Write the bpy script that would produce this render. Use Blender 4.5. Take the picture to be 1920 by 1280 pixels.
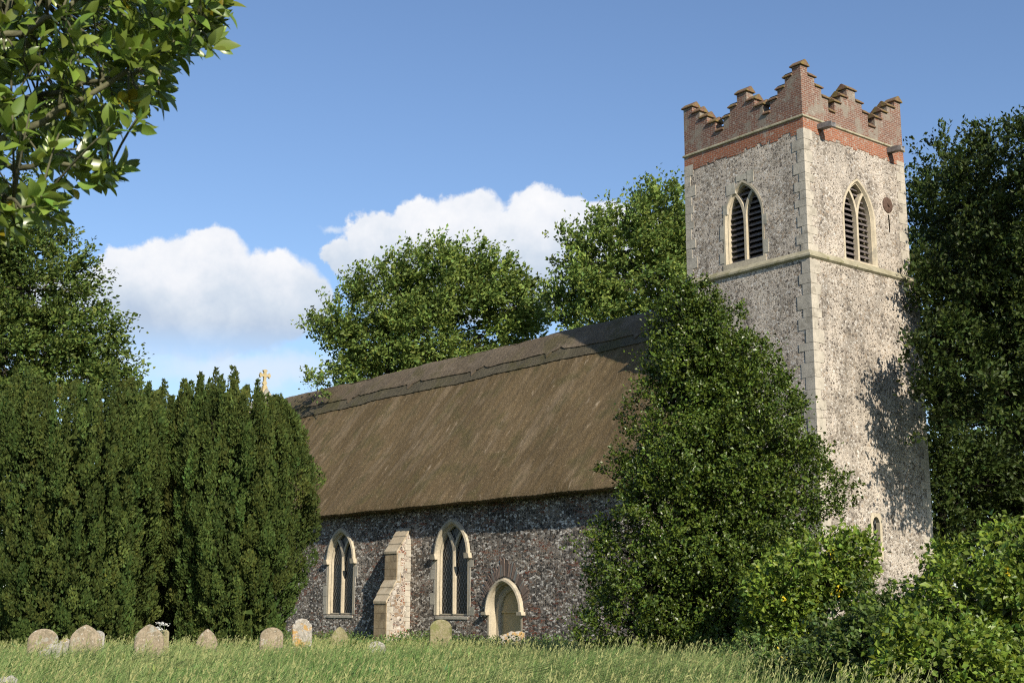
import bpy, bmesh, math, random
import numpy as np
from mathutils import Vector, Matrix
from mathutils.geometry import tessellate_polygon

random.seed(7)
RNG = np.random.default_rng(11)
scene = bpy.context.scene
for o in list(bpy.data.objects):
    bpy.data.objects.remove(o)
COL = scene.collection
ZC = 1.6                       # eye height; geometry below is written relative to the eye

# ------------------------------------------------------------------ camera
F_PX, PITCH, ROLL, TH = 2486.3, .198, -.0018, .6801
FWD = np.array([-math.cos(TH), math.sin(TH)])
RGT = np.array([math.sin(TH), math.cos(TH)])
cam_d = bpy.data.cameras.new('camera')
cam = bpy.data.objects.new('camera', cam_d)
COL.objects.link(cam)
cam_d.sensor_width = 36
cam_d.lens = F_PX / 1920 * 36
cam_d.clip_start = .05
cam_d.clip_end = 6000
cp, sp = math.cos(PITCH), math.sin(PITCH)
rv = Vector((RGT[0], RGT[1], 0))
fv = Vector((FWD[0] * cp, FWD[1] * cp, sp))
uv_ = rv.cross(fv)
rot = Matrix((rv, uv_, -fv)).transposed()
rot = rot @ Matrix.Rotation(-ROLL, 3, 'Z')
cam.matrix_world = Matrix.Translation((0, 0, ZC)) @ rot.to_4x4()
cam_d.dof.use_dof = True
cam_d.dof.focus_distance = 46
cam_d.dof.aperture_fstop = 20
scene.camera = cam


def ray(px, py):
    x, y = px - 960, py - 640
    c, s = math.cos(-ROLL), math.sin(-ROLL)
    x, y = x * c - y * s, x * s + y * c
    r, up = x / F_PX, -y / F_PX
    f = cp - up * sp
    z = sp + up * cp
    return np.array([r * RGT[0] + f * FWD[0], r * RGT[1] + f * FWD[1], z]), f


def P(px, py, fw):
    v, f = ray(px, py)
    return v / f * fw


# ------------------------------------------------------------------ sun and sky
AZ, EL = math.radians(14.5), math.radians(28)
LDIR = Vector((-math.cos(EL) * math.cos(AZ), math.cos(EL) * math.sin(AZ), -math.sin(EL)))
sd = bpy.data.lights.new('sun', 'SUN')
sun = bpy.data.objects.new('sun', sd)
COL.objects.link(sun)
sd.energy = 5.0
sd.angle = math.radians(.5)
sd.color = (1, .915, .77)
sun.rotation_euler = LDIR.to_track_quat('-Z', 'Y').to_euler()
sun.location = (20, -10, 40)

scene.view_settings.view_transform = 'Standard'
scene.view_settings.look = 'None'
scene.view_settings.exposure = .36
scene.view_settings.gamma = 1
scene.cycles.use_denoising = False
scene.cycles.filter_width = 1.15
scene.cycles.max_bounces = 6
scene.cycles.diffuse_bounces = 2
scene.cycles.glossy_bounces = 2
scene.view_settings.use_curve_mapping = False


def N(nt, typ, ins=None, **props):
    n = nt.nodes.new(typ)
    for k, v in props.items():
        setattr(n, k, v)
    for k, v in (ins or {}).items():
        s = n.inputs[k]
        if isinstance(v, bpy.types.NodeSocket):
            nt.links.new(v, s)
        else:
            if s.type == 'RGBA' and len(v) == 3:
                v = (*v, 1)
            s.default_value = v
    return n


def M(nt, op, a, b=0., c=None, clamp=False):
    ins = {0: a, 1: b}
    if c is not None:
        ins[2] = c
    return N(nt, 'ShaderNodeMath', ins, operation=op, use_clamp=clamp).outputs[0]


def MIX(nt, fac, a, b, blend='MIX'):
    n = nt.nodes.new('ShaderNodeMix')
    n.data_type = 'RGBA'
    n.blend_type = blend
    for idx, v in ((0, fac), (6, a), (7, b)):
        if isinstance(v, bpy.types.NodeSocket):
            nt.links.new(v, n.inputs[idx])
        else:
            n.inputs[idx].default_value = v if idx == 0 else (*v[:3], 1)
    return n.outputs[2]


def MR(nt, v, a, b, c=0., d=1., smooth=True):
    return N(nt, 'ShaderNodeMapRange', {0: v, 1: a, 2: b, 3: c, 4: d},
             interpolation_type='SMOOTHSTEP' if smooth else 'LINEAR').outputs[0]


def RAMP(nt, fac, stops, const=False):
    n = N(nt, 'ShaderNodeValToRGB', {0: fac})
    cr = n.color_ramp
    cr.interpolation = 'CONSTANT' if const else 'LINEAR'
    while len(cr.elements) < len(stops):
        cr.elements.new(.5)
    for e, (p, c) in zip(cr.elements, stops):
        e.position = p
        e.color = (*c, 1)
    return n.outputs[0]


def NOISE(nt, vec, scale, detail=4, rough=.55, dist=0.):
    return N(nt, 'ShaderNodeTexNoise', {'Vector': vec, 'Scale': scale, 'Detail': detail, 'Roughness': rough,
                                        'Distortion': dist})


world = bpy.data.worlds.new('World')
scene.world = world
world.use_nodes = True
wt = world.node_tree
wt.nodes.clear()
sky = N(wt, 'ShaderNodeTexSky', sky_type='NISHITA', sun_disc=False, sun_elevation=EL,
        sun_rotation=math.atan2(-LDIR.x, -LDIR.y), altitude=50, air_density=1.0, dust_density=.3, ozone_density=2.6)
tcw = N(wt, 'ShaderNodeTexCoord')
sep = N(wt, 'ShaderNodeSeparateXYZ', {0: tcw.outputs['Generated']})
# azimuth (deg, 0 = the view's heading, growing to the right) and elevation (deg)
rr = M(wt, 'ADD', M(wt, 'MULTIPLY', sep.outputs[0], float(RGT[0])), M(wt, 'MULTIPLY', sep.outputs[1], float(RGT[1])))
ff = M(wt, 'ADD', M(wt, 'MULTIPLY', sep.outputs[0], float(FWD[0])), M(wt, 'MULTIPLY', sep.outputs[1], float(FWD[1])))
azd = M(wt, 'MULTIPLY', M(wt, 'ARCTAN2', rr, ff), 57.2958)
eld = M(wt, 'MULTIPLY', M(wt, 'ARCSINE', sep.outputs[2]), 57.2958)
cv = N(wt, 'ShaderNodeCombineXYZ', {0: azd, 1: eld, 2: 0.}).outputs[0]


def sky_deg(px, py):
    v, f = ray(px, py)
    v = v / np.linalg.norm(v)
    return (math.degrees(math.atan2(v[:2] @ RGT, v[:2] @ FWD)), math.degrees(math.asin(v[2])))


def cloud(puffs, seed, edge=.22):
    off = N(wt, 'ShaderNodeVectorMath', {0: cv, 1: (seed * 17.3, seed * 7.1, seed * 3.)}, operation='ADD').outputs[0]
    n1 = NOISE(wt, off, .42, 6, .55)
    n2 = NOISE(wt, off, 1.5, 5, .6)
    w1 = N(wt, 'ShaderNodeVectorMath', {0: n1.outputs[1], 1: (.5, .5, .5)}, operation='SUBTRACT').outputs[0]
    w1 = N(wt, 'ShaderNodeVectorMath', {0: w1, 3: 1.7}, operation='SCALE').outputs[0]
    w2 = N(wt, 'ShaderNodeVectorMath', {0: n2.outputs[1], 1: (.5, .5, .5)}, operation='SUBTRACT').outputs[0]
    w2 = N(wt, 'ShaderNodeVectorMath', {0: w2, 3: .62}, operation='SCALE').outputs[0]
    q = N(wt, 'ShaderNodeVectorMath', {0: cv, 1: w1}, operation='ADD').outputs[0]
    q = N(wt, 'ShaderNodeVectorMath', {0: q, 1: w2}, operation='ADD').outputs[0]
    acc = None
    for (px, py, rx, ry) in puffs:
        a, e = sky_deg(px, py)
        k = 57.2958 / F_PX
        d = N(wt, 'ShaderNodeVectorMath', {0: q, 1: (a, e, 0)}, operation='SUBTRACT').outputs[0]
        d = N(wt, 'ShaderNodeVectorMath', {0: d, 1: (1 / (rx * k), 1 / (ry * k), 0)}, operation='MULTIPLY').outputs[0]
        ln = N(wt, 'ShaderNodeVectorMath', {0: d}, operation='LENGTH').outputs[1]
        v = M(wt, 'SUBTRACT', 1., ln)
        acc = v if acc is None else N(wt, 'ShaderNodeMath', {0: acc, 1: v, 2: .12}, operation='SMOOTH_MAX').outputs[0]
    dens = M(wt, 'ADD', acc, M(wt, 'MULTIPLY', M(wt, 'SUBTRACT', n2.outputs[0], .5), .25))
    return MR(wt, dens, .0, edge), acc, n1.outputs[0], n2.outputs[0]


def cloud_col(acc, n1, n2, y_top, y_bot):
    _, et = sky_deg(960, y_top)
    _, eb = sky_deg(960, y_bot)
    h = MR(wt, eld, eb, et)
    t = M(wt, 'ADD', M(wt, 'MULTIPLY', h, .75), M(wt, 'MULTIPLY', M(wt, 'SUBTRACT', n1, .5), 1.0))
    t = M(wt, 'ADD', t, M(wt, 'MULTIPLY', M(wt, 'SUBTRACT', n2, .5), .35))
    return RAMP(wt, M(wt, 'ADD', t, .0), [(0, (.40, .48, .60)), (.35, (.53, .59, .67)), (.7, (.69, .71, .75)), (1, (.79, .785, .79))])


cA = cloud([(400, 490, 75, 70), (330, 520, 110, 75), (500, 540, 110, 80), (270, 560, 110, 90), (420, 590, 200, 75),
            (240, 520, 60, 55), (570, 570, 60, 60), (150, 600, 150, 90), (330, 640, 170, 40)], 1)
cB = cloud([(700, 440, 60, 55), (790, 430, 80, 60), (880, 420, 90, 65), (1010, 415, 90, 65), (1100, 430, 60, 55),
            (840, 480, 200, 70), (1010, 480, 170, 70), (700, 490, 80, 60), (1200, 470, 150, 80), (860, 550, 230, 60),
            (1350, 520, 160, 80), (1120, 415, 70, 50), (1060, 402, 60, 45), (640, 480, 40, 40)], 2)
cC = cloud([(480, 690, 300, 42), (150, 680, 200, 50), (620, 440, 34, 12), (900, 700, 400, 40)], 3, edge=.9)
colA = cloud_col(cA[1], cA[2], cA[3], 480, 660)
colB = cloud_col(cB[1], cB[2], cB[3], 400, 560)
skyc = N(wt, 'ShaderNodeVectorMath', {0: N(wt, 'ShaderNodeHueSaturation', {'Hue': .505, 'Saturation': 1.05, 'Value': 1., 'Color': sky.outputs[0]}).outputs[0], 3: .118}, operation='SCALE').outputs[0]
hz = MR(wt, eld, 2., 16.)
c0 = MIX(wt, M(wt, 'MULTIPLY', M(wt, 'SUBTRACT', 1., hz), .35), skyc, (.50, .60, .73))
c0 = MIX(wt, M(wt, 'MULTIPLY', cC[0], .7), c0, (.61, .67, .75))
c1 = MIX(wt, cB[0], c0, colB)
c2 = MIX(wt, M(wt, 'MULTIPLY', cA[0], MR(wt, eld, sky_deg(960, 700)[1], sky_deg(960, 610)[1], .15, 1.)), c1, colA)
bg = N(wt, 'ShaderNodeBackground', {0: c2, 1: 1.0})
N(wt, 'ShaderNodeOutputWorld', {0: bg.outputs[0]})


# ------------------------------------------------------------------ mesh helpers
def ground_rel(x, y):
    f = x * FWD[0] + y * FWD[1]
    r = x * RGT[0] + y * RGT[1]
    t = np.clip((f - 10) / 40, 0, 1)
    t = t * t * (3 - 2 * t)
    w = .05 * np.sin(x * .31 + 1) * np.cos(y * .27) + .035 * np.sin(x * .83 + y * .61)
    return -1.60 + .13 * t + w * np.clip(1 - np.maximum(f - 60, 0) / 200, 0, 1)


def raw_mesh(name, V, polys, mat=None, parent=None, tint=None, smooth=False, loc=None):
    """V: (n,3) eye-relative; polys: list of int arrays (m,k). Vertices are stored relative to the thing's base."""
    V = np.asarray(V, dtype=np.float64).copy()
    V[:, 2] += ZC
    if parent is not None:
        b = parent
        off = np.zeros(3)
        while b is not None:
            off += np.array(b.location)
            b = b.parent
        V -= off
    elif loc is not None:
        V -= np.asarray(loc)
    polys = [np.asarray(p, dtype=np.int32) for p in polys if len(p)]
    nl = sum(p.size for p in polys)
    npoly = sum(len(p) for p in polys)
    me = bpy.data.meshes.new(name)
    me.vertices.add(len(V))
    me.vertices.foreach_set('co', V.astype(np.float32).ravel())
    me.loops.add(nl)
    me.loops.foreach_set('vertex_index', np.concatenate([p.ravel() for p in polys]))
    me.polygons.add(npoly)
    tot = np.concatenate([np.full(len(p), p.shape[1], dtype=np.int32) for p in polys])
    st = np.concatenate([[0], np.cumsum(tot)[:-1]]).astype(np.int32)
    me.polygons.foreach_set('loop_start', st)
    me.polygons.foreach_set('loop_total', tot)
    me.polygons.foreach_set('use_smooth', np.full(npoly, bool(smooth)))
    me.update(calc_edges=True)
    if tint is not None:
        at = me.color_attributes.new('tint', 'FLOAT_COLOR', 'POINT')
        t4 = np.ones((len(V), 4), dtype=np.float32)
        t4[:, :3] = tint
        at.data.foreach_set('color', t4.ravel())
    if mat is not None:
        me.materials.append(mat)
    o = bpy.data.objects.new(name, me)
    COL.objects.link(o)
    if parent is not None:
        o.parent = parent
    elif loc is not None:
        o.location = loc
    return o


def thing(name, label, cat, base, group=None):
    o = bpy.data.objects.new(name, None)
    o.empty_display_size = .3
    COL.objects.link(o)
    o.location = (base[0], base[1], base[2] + ZC)
    o['label'] = label
    o['category'] = cat
    if group:
        o['group'] = group
    return o


def tag(o, label=None, cat=None, group=None, kind=None):
    for k, v in (('label', label), ('category', cat), ('group', group), ('kind', kind)):
        if v:
            o[k] = v
    return o


class MB:
    """collects faces of any size"""

    def __init__(s):
        s.v, s.f = [], {}

    def add(s, pts, faces):
        b = len(s.v)
        s.v.extend([tuple(p) for p in pts])
        for f in faces:
            s.f.setdefault(len(f), []).append([i + b for i in f])

    def loft(s, rings, closed=False, cap=False):
        n = len(rings[0])
        fs = []
        for k in range(len(rings) - 1):
            for i in range(n if closed else n - 1):
                j = (i + 1) % n
                fs.append([k * n + i, k * n + j, (k + 1) * n + j, (k + 1) * n + i])
        if cap:
            fs.append(list(range(n))[::-1])
            fs.append([(len(rings) - 1) * n + i for i in range(n)])
        s.add([p for r in rings for p in r], fs)

    def box(s, a, b):
        (x0, y0, z0), (x1, y1, z1) = a, b
        s.hexa([(x0, y0, z0), (x1, y0, z0), (x1, y1, z0), (x0, y1, z0)],
               [(x0, y0, z1), (x1, y0, z1), (x1, y1, z1), (x0, y1, z1)])

    def hexa(s, lo, hi):
        s.add(lo + hi, [[3, 2, 1, 0], [4, 5, 6, 7], [0, 1, 5, 4], [1, 2, 6, 5], [2, 3, 7, 6], [3, 0, 4, 7]])

    def prism(s, poly, mp, d0, d1, holes=(), back=True):
        """flat outline (u,v) with holes, extruded from depth d0 to d1 through mp(u,v,d)"""
        loops = [list(poly)] + [list(h) for h in holes]
        tris = tessellate_polygon([[Vector((u, v, 0)) for u, v in l] for l in loops])
        flat = [q for l in loops for q in l]
        n = len(flat)
        pts = [mp(u, v, d0) for u, v in flat] + [mp(u, v, d1) for u, v in flat]
        fs = [list(t) for t in tris]
        if back:
            fs += [[i + n for i in t][::-1] for t in tris]
        k = 0
        for l in loops:
            m = len(l)
            for i in range(m):
                j = (i + 1) % m
                fs.append([k + i, k + j, k + j + n, k + i + n])
            k += m
        s.add(pts, fs)

    def tube(s, pts, rad, sides=6):
        pts = [Vector(p) for p in pts]
        rings = []
        up = Vector((.13, .21, .97))
        for i, p in enumerate(pts):
            d = (pts[min(i + 1, len(pts) - 1)] - pts[max(i - 1, 0)]).normalized()
            a = d.cross(up)
            if a.length < .05:
                a = d.cross(Vector((1, 0, 0)))
            a.normalize()
            b = d.cross(a)
            r = rad[i] if hasattr(rad, '__len__') else rad
            rings.append([p + (a * math.cos(t) + b * math.sin(t)) * r for t in
                          [2 * math.pi * k / sides for k in range(sides)]])
        s.loft(rings, closed=True, cap=True)

    def build(s, name, mat, parent=None, loc=None, smooth=False, recalc=True, tint=None):
        o = raw_mesh(name, np.array(s.v), [np.array(f) for f in s.f.values()], mat, parent, loc=loc, smooth=smooth, tint=tint)
        if recalc:
            bm = bmesh.new()
            bm.from_mesh(o.data)
            bmesh.ops.recalc_face_normals(bm, faces=bm.faces)
            bm.to_mesh(o.data)
            bm.free()
        return o


# ------------------------------------------------------------------ materials
def new_mat(name):
    m = bpy.data.materials.new(name)
    m.use_nodes = True
    nt = m.node_tree
    nt.nodes.clear()
    return m, nt


def finish(nt, col, rough=.9, height=None, strength=.6, dist=.02, spec=.3, trans=None, tcol=None):
    ins = {'Base Color': col, 'Roughness': rough, 'Specular IOR Level': spec}
    if height is not None:
        b = N(nt, 'ShaderNodeBump', {'Height': height, 'Strength': strength, 'Distance': dist})
        ins['Normal'] = b.outputs[0]
    p = N(nt, 'ShaderNodeBsdfPrincipled', ins)
    out = p.outputs[0]
    if trans:
        t = N(nt, 'ShaderNodeBsdfTranslucent', {0: tcol if tcol is not None else col})
        out = N(nt, 'ShaderNodeMixShader', {0: trans, 1: out, 2: t.outputs[0]}).outputs[0]
    N(nt, 'ShaderNodeOutputMaterial', {0: out})


def OBJ(nt):
    return N(nt, 'ShaderNodeTexCoord').outputs['Object']


def flint_mat(name, stops, mortar, scale=8.5, mw=.035, stretch=(1, 1, 1.25), bricks=0., bump=1., bdist=.05, var=(.72, 1.15)):
    m, nt = new_mat(name)
    co = OBJ(nt)
    w = NOISE(nt, co, 5., 2)
    d = N(nt, 'ShaderNodeVectorMath', {0: w.outputs[1], 1: (.5, .5, .5)}, operation='SUBTRACT').outputs[0]
    d = N(nt, 'ShaderNodeVectorMath', {0: d, 3: .12}, operation='SCALE').outputs[0]
    c = N(nt, 'ShaderNodeVectorMath', {0: co, 1: d}, operation='ADD').outputs[0]
    c = N(nt, 'ShaderNodeVectorMath', {0: c, 1: stretch}, operation='MULTIPLY').outputs[0]
    v = N(nt, 'ShaderNodeTexVoronoi', {'Vector': c, 'Scale': scale}, feature='F1')
    e = N(nt, 'ShaderNodeTexVoronoi', {'Vector': c, 'Scale': scale}, feature='DISTANCE_TO_EDGE')
    sc = N(nt, 'ShaderNodeSeparateColor', {0: v.outputs['Color']})
    col = RAMP(nt, sc.outputs[0], stops, const=True)
    fine = NOISE(nt, co, 42., 4, .65)
    col = MIX(nt, MR(nt, fine.outputs[0], .56, .68, 0, .55), col, (.5, .47, .42))
    col = MIX(nt, MR(nt, fine.outputs[0], .32, .46, .6, 0), col, (.05, .045, .042))
    big = NOISE(nt, co, .55, 5, .6)
    mwv = MR(nt, NOISE(nt, co, 1.1, 3).outputs[0], .35, .7, mw * .5, mw * 2.1)
    mask = MR(nt, M(nt, 'SUBTRACT', e.outputs['Distance'], mwv), 0., .05)
    mcol = MIX(nt, MR(nt, fine.outputs[0], .3, .7), tuple(x * .75 for x in mortar), tuple(min(1, x * 1.12) for x in mortar))
    full = MIX(nt, mask, mcol, col)
    h = M(nt, 'ADD', M(nt, 'MULTIPLY', mask, M(nt, 'ADD', M(nt, 'MULTIPLY', sc.outputs[1], .7), .35)),
          M(nt, 'MULTIPLY', fine.outputs[0], .35))
    if bricks:
        cb = N(nt, 'ShaderNodeVectorMath', {0: c, 1: (4.2, 4.2, 13)}, operation='MULTIPLY').outputs[0]
        vb = N(nt, 'ShaderNodeTexVoronoi', {'Vector': cb, 'Scale': 1., 'Randomness': .8}, feature='F1')
        sb = N(nt, 'ShaderNodeSeparateColor', {0: vb.outputs['Color']})
        patch = MR(nt, NOISE(nt, co, .9, 3).outputs[0], .35, .65, -.25, .2)
        bm_ = M(nt, 'MULTIPLY', M(nt, 'GREATER_THAN', M(nt, 'ADD', sb.outputs[0], patch), 1 - bricks), mask)
        full = MIX(nt, bm_, full, RAMP(nt, sb.outputs[1], [(0, (.17, .055, .035)), (.5, (.26, .09, .05)), (.8, (.33, .2, .13))]))
    vr = MR(nt, big.outputs[0], .3, .7, var[0], var[1])
    full = MIX(nt, 1., full, N(nt, 'ShaderNodeCombineXYZ', {0: vr, 1: vr, 2: vr}).outputs[0], 'MULTIPLY')
    run = NOISE(nt, N(nt, 'ShaderNodeVectorMath', {0: co, 1: (1.7, 1.7, .16)}, operation='MULTIPLY').outputs[0], 1., 5, .65)
    rs = MR(nt, run.outputs[0], .36, .60, .86, 1.05)
    full = MIX(nt, 1., full, N(nt, 'ShaderNodeCombineXYZ', {0: rs, 1: rs, 2: rs}).outputs[0], 'MULTIPLY')
    finish(nt, full, .78, h, bump, bdist, .3)
    return m


MAT = {}
MAT['flint_nave'] = flint_mat('coursed flint nave', [(0, (.030, .028, .027)), (.21, (.095, .087, .080)), (.40, (.22, .20, .18)),
                              (.58, (.46, .425, .375)), (.72, (.17, .12, .085)), (.81, (.76, .72, .65))], (.36, .305, .245),
                              scale=7.4, mw=.05, stretch=(1, 1, 1.7), bricks=.10, bump=1., bdist=.16)
MAT['flint_tower'] = flint_mat('flint tower', [(0, (.15, .125, .105)), (.09, (.29, .245, .195)), (.26, (.46, .40, .335)),
                               (.50, (.62, .555, .475)), (.68, (.40, .31, .225)), (.79, (.72, .67, .60)), (.93, (.21, .17, .135))],
                               (.63, .55, .46), scale=9.8, mw=.075, bump=1., bdist=.13, var=(.85, 1.1))


def stone_mat(name, c1, c2, c3=None, scale=2., bump=.3, lichen=None, joints=None):
    m, nt = new_mat(name)
    co = OBJ(nt)
    a = NOISE(nt, co, scale, 6, .62)
    b = NOISE(nt, co, scale * 9, 4, .65)
    col = MIX(nt, MR(nt, a.outputs[0], .35, .65), c1, c2)
    if c3:
        col = MIX(nt, MR(nt, NOISE(nt, co, scale * .7, 5, .7).outputs[0], .53, .63, 0, .85), col, c3)
    col = MIX(nt, MR(nt, b.outputs[0], .3, .7, .35, 0), col, tuple(x * .45 for x in c1))
    h = M(nt, 'ADD', M(nt, 'MULTIPLY', a.outputs[0], .6), M(nt, 'MULTIPLY', b.outputs[0], .5))
    if lichen:
        n = N(nt, 'ShaderNodeNewGeometry')
        l1 = NOISE(nt, co, lichen[1], 5, .7)
        col = MIX(nt, MR(nt, l1.outputs[0], lichen[2], lichen[2] + .06, 0, .9), col, lichen[0])
    if joints:
        s = N(nt, 'ShaderNodeSeparateXYZ', {0: co})
        u = M(nt, 'ADD', s.outputs[0], s.outputs[1])
        bt = N(nt, 'ShaderNodeTexBrick', {'Vector': N(nt, 'ShaderNodeCombineXYZ', {0: u, 1: s.outputs[2], 2: 0.}).outputs[0],
               'Color1': (1, 1, 1), 'Color2': (.78, .78, .78), 'Mortar': (.35, .33, .3), 'Scale': 1., 'Mortar Size': .008,
               'Brick Width': joints[0], 'Row Height': joints[1]}, offset=.5)
        col = MIX(nt, 1., col, bt.outputs[0], 'MULTIPLY')
        h = M(nt, 'ADD', h, M(nt, 'MULTIPLY', bt.outputs[1], -.6))
    finish(nt, col, .9, h, bump, .02, .25)
    return m


MAT['stone'] = stone_mat('cream limestone', (.47, .405, .295), (.58, .50, .37), (.32, .29, .23), 1.8, .35)
MAT['stone_grey'] = stone_mat('grey weathered limestone', (.42, .385, .31), (.56, .51, .42), (.30, .285, .23), 1.6, .5,
                              lichen=((.38, .30, .12), 3., .66))
MAT['quoin'] = stone_mat('quoin limestone', (.41, .37, .305), (.54, .485, .40), (.31, .275, .22), 2.8, .7)
MAT['string'] = stone_mat('mossy string course stone', (.30, .27, .18), (.42, .38, .27), (.20, .19, .09), 2.4, .5)
MAT['blocking'] = stone_mat('plastered blocking', (.62, .46, .24), (.68, .52, .29), (.48, .37, .19), 1.2, .3)
MAT['ashlar'] = stone_mat('brown ashlar', (.36, .27, .16), (.47, .37, .24), (.22, .17, .11), 2., .5, joints=(.38, .31))
MAT['slab'] = stone_mat('weathering slab', (.46, .37, .25), (.55, .47, .34), (.33, .28, .2), 2., .4)


def brick_mat(name, c1, c2, grime, gthr, mort=(.36, .31, .25)):
    m, nt = new_mat(name)
    co = OBJ(nt)
    s = N(nt, 'ShaderNodeSeparateXYZ', {0: co})
    u = M(nt, 'ADD', s.outputs[0], s.outputs[1])
    wob = NOISE(nt, co, 3., 2)
    vz = M(nt, 'ADD', s.outputs[2], M(nt, 'MULTIPLY', M(nt, 'SUBTRACT', wob.outputs[0], .5), .03))
    bt = N(nt, 'ShaderNodeTexBrick', {'Vector': N(nt, 'ShaderNodeCombineXYZ', {0: u, 1: vz, 2: 0.}).outputs[0],
           'Color1': c1, 'Color2': c2, 'Mortar': mort, 'Scale': 1., 'Mortar Size': .011, 'Mortar Smooth': .2, 'Bias': -.1,
           'Brick Width': .235, 'Row Height': .078})
    f = NOISE(nt, co, 24., 4, .7)
    col = MIX(nt, MR(nt, f.outputs[0], .35, .7, .5, 0), bt.outputs[0], tuple(x * .4 for x in c1))
    g = NOISE(nt, co, 1.5, 6, .68)
    col = MIX(nt, MR(nt, g.outputs[0], gthr, gthr + .14, 0, .85), col, grime)
    g2 = NOISE(nt, co, 5.5, 5, .7)
    col = MIX(nt, MR(nt, g2.outputs[0], .56, .66, 0, .6), col, (.42, .39, .33))
    h = M(nt, 'SUBTRACT', M(nt, 'MULTIPLY', f.outputs[0], .5), M(nt, 'MULTIPLY', bt.outputs[1], .9))
    finish(nt, col, .9, h, .8, .025, .2)
    return m


MAT['brick_old'] = brick_mat('weathered parapet brick', (.25, .115, .075), (.16, .085, .065), (.26, .23, .185), .47, (.42, .37, .31))
MAT['brick_red'] = brick_mat('orange brick band', (.40, .135, .065), (.28, .10, .055), (.36, .31, .25), .56, (.42, .36, .29))


def cap_mat():
    m, nt = new_mat('lichen coping tile')
    co = OBJ(nt)
    a = NOISE(nt, co, 4.5, 5, .7)
    b = NOISE(nt, co, 20., 4, .65)
    col = MIX(nt, MR(nt, b.outputs[0], .35, .65), (.12, .07, .05), (.20, .12, .08))
    col = MIX(nt, MR(nt, a.outputs[0], .46, .58, 0, .75), col, (.20, .15, .045))
    col = MIX(nt, MR(nt, NOISE(nt, co, 8., 4).outputs[0], .58, .66, 0, .8), col, (.14, .13, .06))
    finish(nt, col, .9, b.outputs[0], .5, .02, .2)
    return m


MAT['cap'] = cap_mat()


def thatch_mat(name, cols, streak=.8, stretch=(1, .27, .27)):
    m, nt = new_mat(name)
    co = OBJ(nt)
    mp = N(nt, 'ShaderNodeVectorMath', {0: co, 1: stretch}, operation='MULTIPLY').outputs[0]
    fine = NOISE(nt, N(nt, 'ShaderNodeVectorMath', {0: co, 1: (26, 7, 7)}, operation='MULTIPLY').outputs[0], 1., 5, .7)
    st = NOISE(nt, mp, 3.0, 6, .7, .5)
    st2 = NOISE(nt, mp, 1.15, 4, .6, .2)
    blot = NOISE(nt, co, .35, 5, .6)
    col = MIX(nt, MR(nt, blot.outputs[0], .35, .65), cols[0], cols[1])
    col = MIX(nt, MR(nt, st2.outputs[0], .50, .68, 0, .65), col, cols[2])
    col = MIX(nt, MR(nt, st.outputs[0], .60, .70, 0, streak), col, cols[3])
    col = MIX(nt, MR(nt, st.outputs[0], .28, .42, .6, 0), col, tuple(x * .5 for x in cols[0]))
    moss = NOISE(nt, co, .7, 5, .65)
    col = MIX(nt, MR(nt, moss.outputs[0], .50, .66, 0, .65), col, (.095, .085, .034))
    col = MIX(nt, MR(nt, fine.outputs[0], .3, .7, .55, 0), col, tuple(x * .25 for x in cols[0]))
    grain = NOISE(nt, co, 16., 5, .75)
    col = MIX(nt, MR(nt, grain.outputs[0], .55, .75, 0, .45), col, tuple(min(1, x * 1.6) for x in cols[3]))
    h = M(nt, 'ADD', M(nt, 'MULTIPLY', fine.outputs[0], .6), M(nt, 'ADD', M(nt, 'MULTIPLY', st.outputs[0], .7), M(nt, 'MULTIPLY', grain.outputs[0], .6)))
    finish(nt, col, .95, h, 1., .05, .1)
    return m


MAT['thatch'] = thatch_mat('brown thatch', ((.138, .098, .049), (.194, .139, .074), (.285, .214, .133), (.46, .365, .25)))
MAT['ridge_thatch'] = thatch_mat('grey ridge thatch', ((.145, .112, .075), (.19, .15, .105), (.25, .20, .145), (.34, .28, .21)), .5, (.45, .8, .8))
MAT['ridge_base'] = thatch_mat('flat grey ridge layer', ((.105, .09, .06), (.13, .112, .075), (.15, .13, .088), (.2, .17, .12)), .2, (.5, .9, .9))


def plain(name, col, rough=.8, bump=.3, scale=8., var=.35, spec=.3):
    m, nt = new_mat(name)
    co = OBJ(nt)
    a = NOISE(nt, co, scale, 5, .65)
    c = MIX(nt, MR(nt, a.outputs[0], .3, .7), tuple(x * (1 - var) for x in col), tuple(min(1, x * (1 + var)) for x in col))
    finish(nt, c, rough, a.outputs[0], bump, .02, spec)
    return m


MAT['louvre'] = plain('weathered dark louvre timber', (.14, .12, .115), .85, .4, 9.)
MAT['lead'] = plain('grey lead and oak', (.20, .19, .185), .6, .3, 6.)
MAT['iron'] = plain('rusty iron', (.10, .062, .045), .8, .4, 12.)
MAT['bark'] = plain('bark', (.085, .075, .058), .95, .9, 10., .5, .05)
MAT['bark_light'] = plain('grey green bark', (.10, .098, .055), .9, .6, 12., .4)
MAT['bark_dark'] = plain('dark bark', (.012, .0105, .008), .95, .8, 10., .5, .03)


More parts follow.
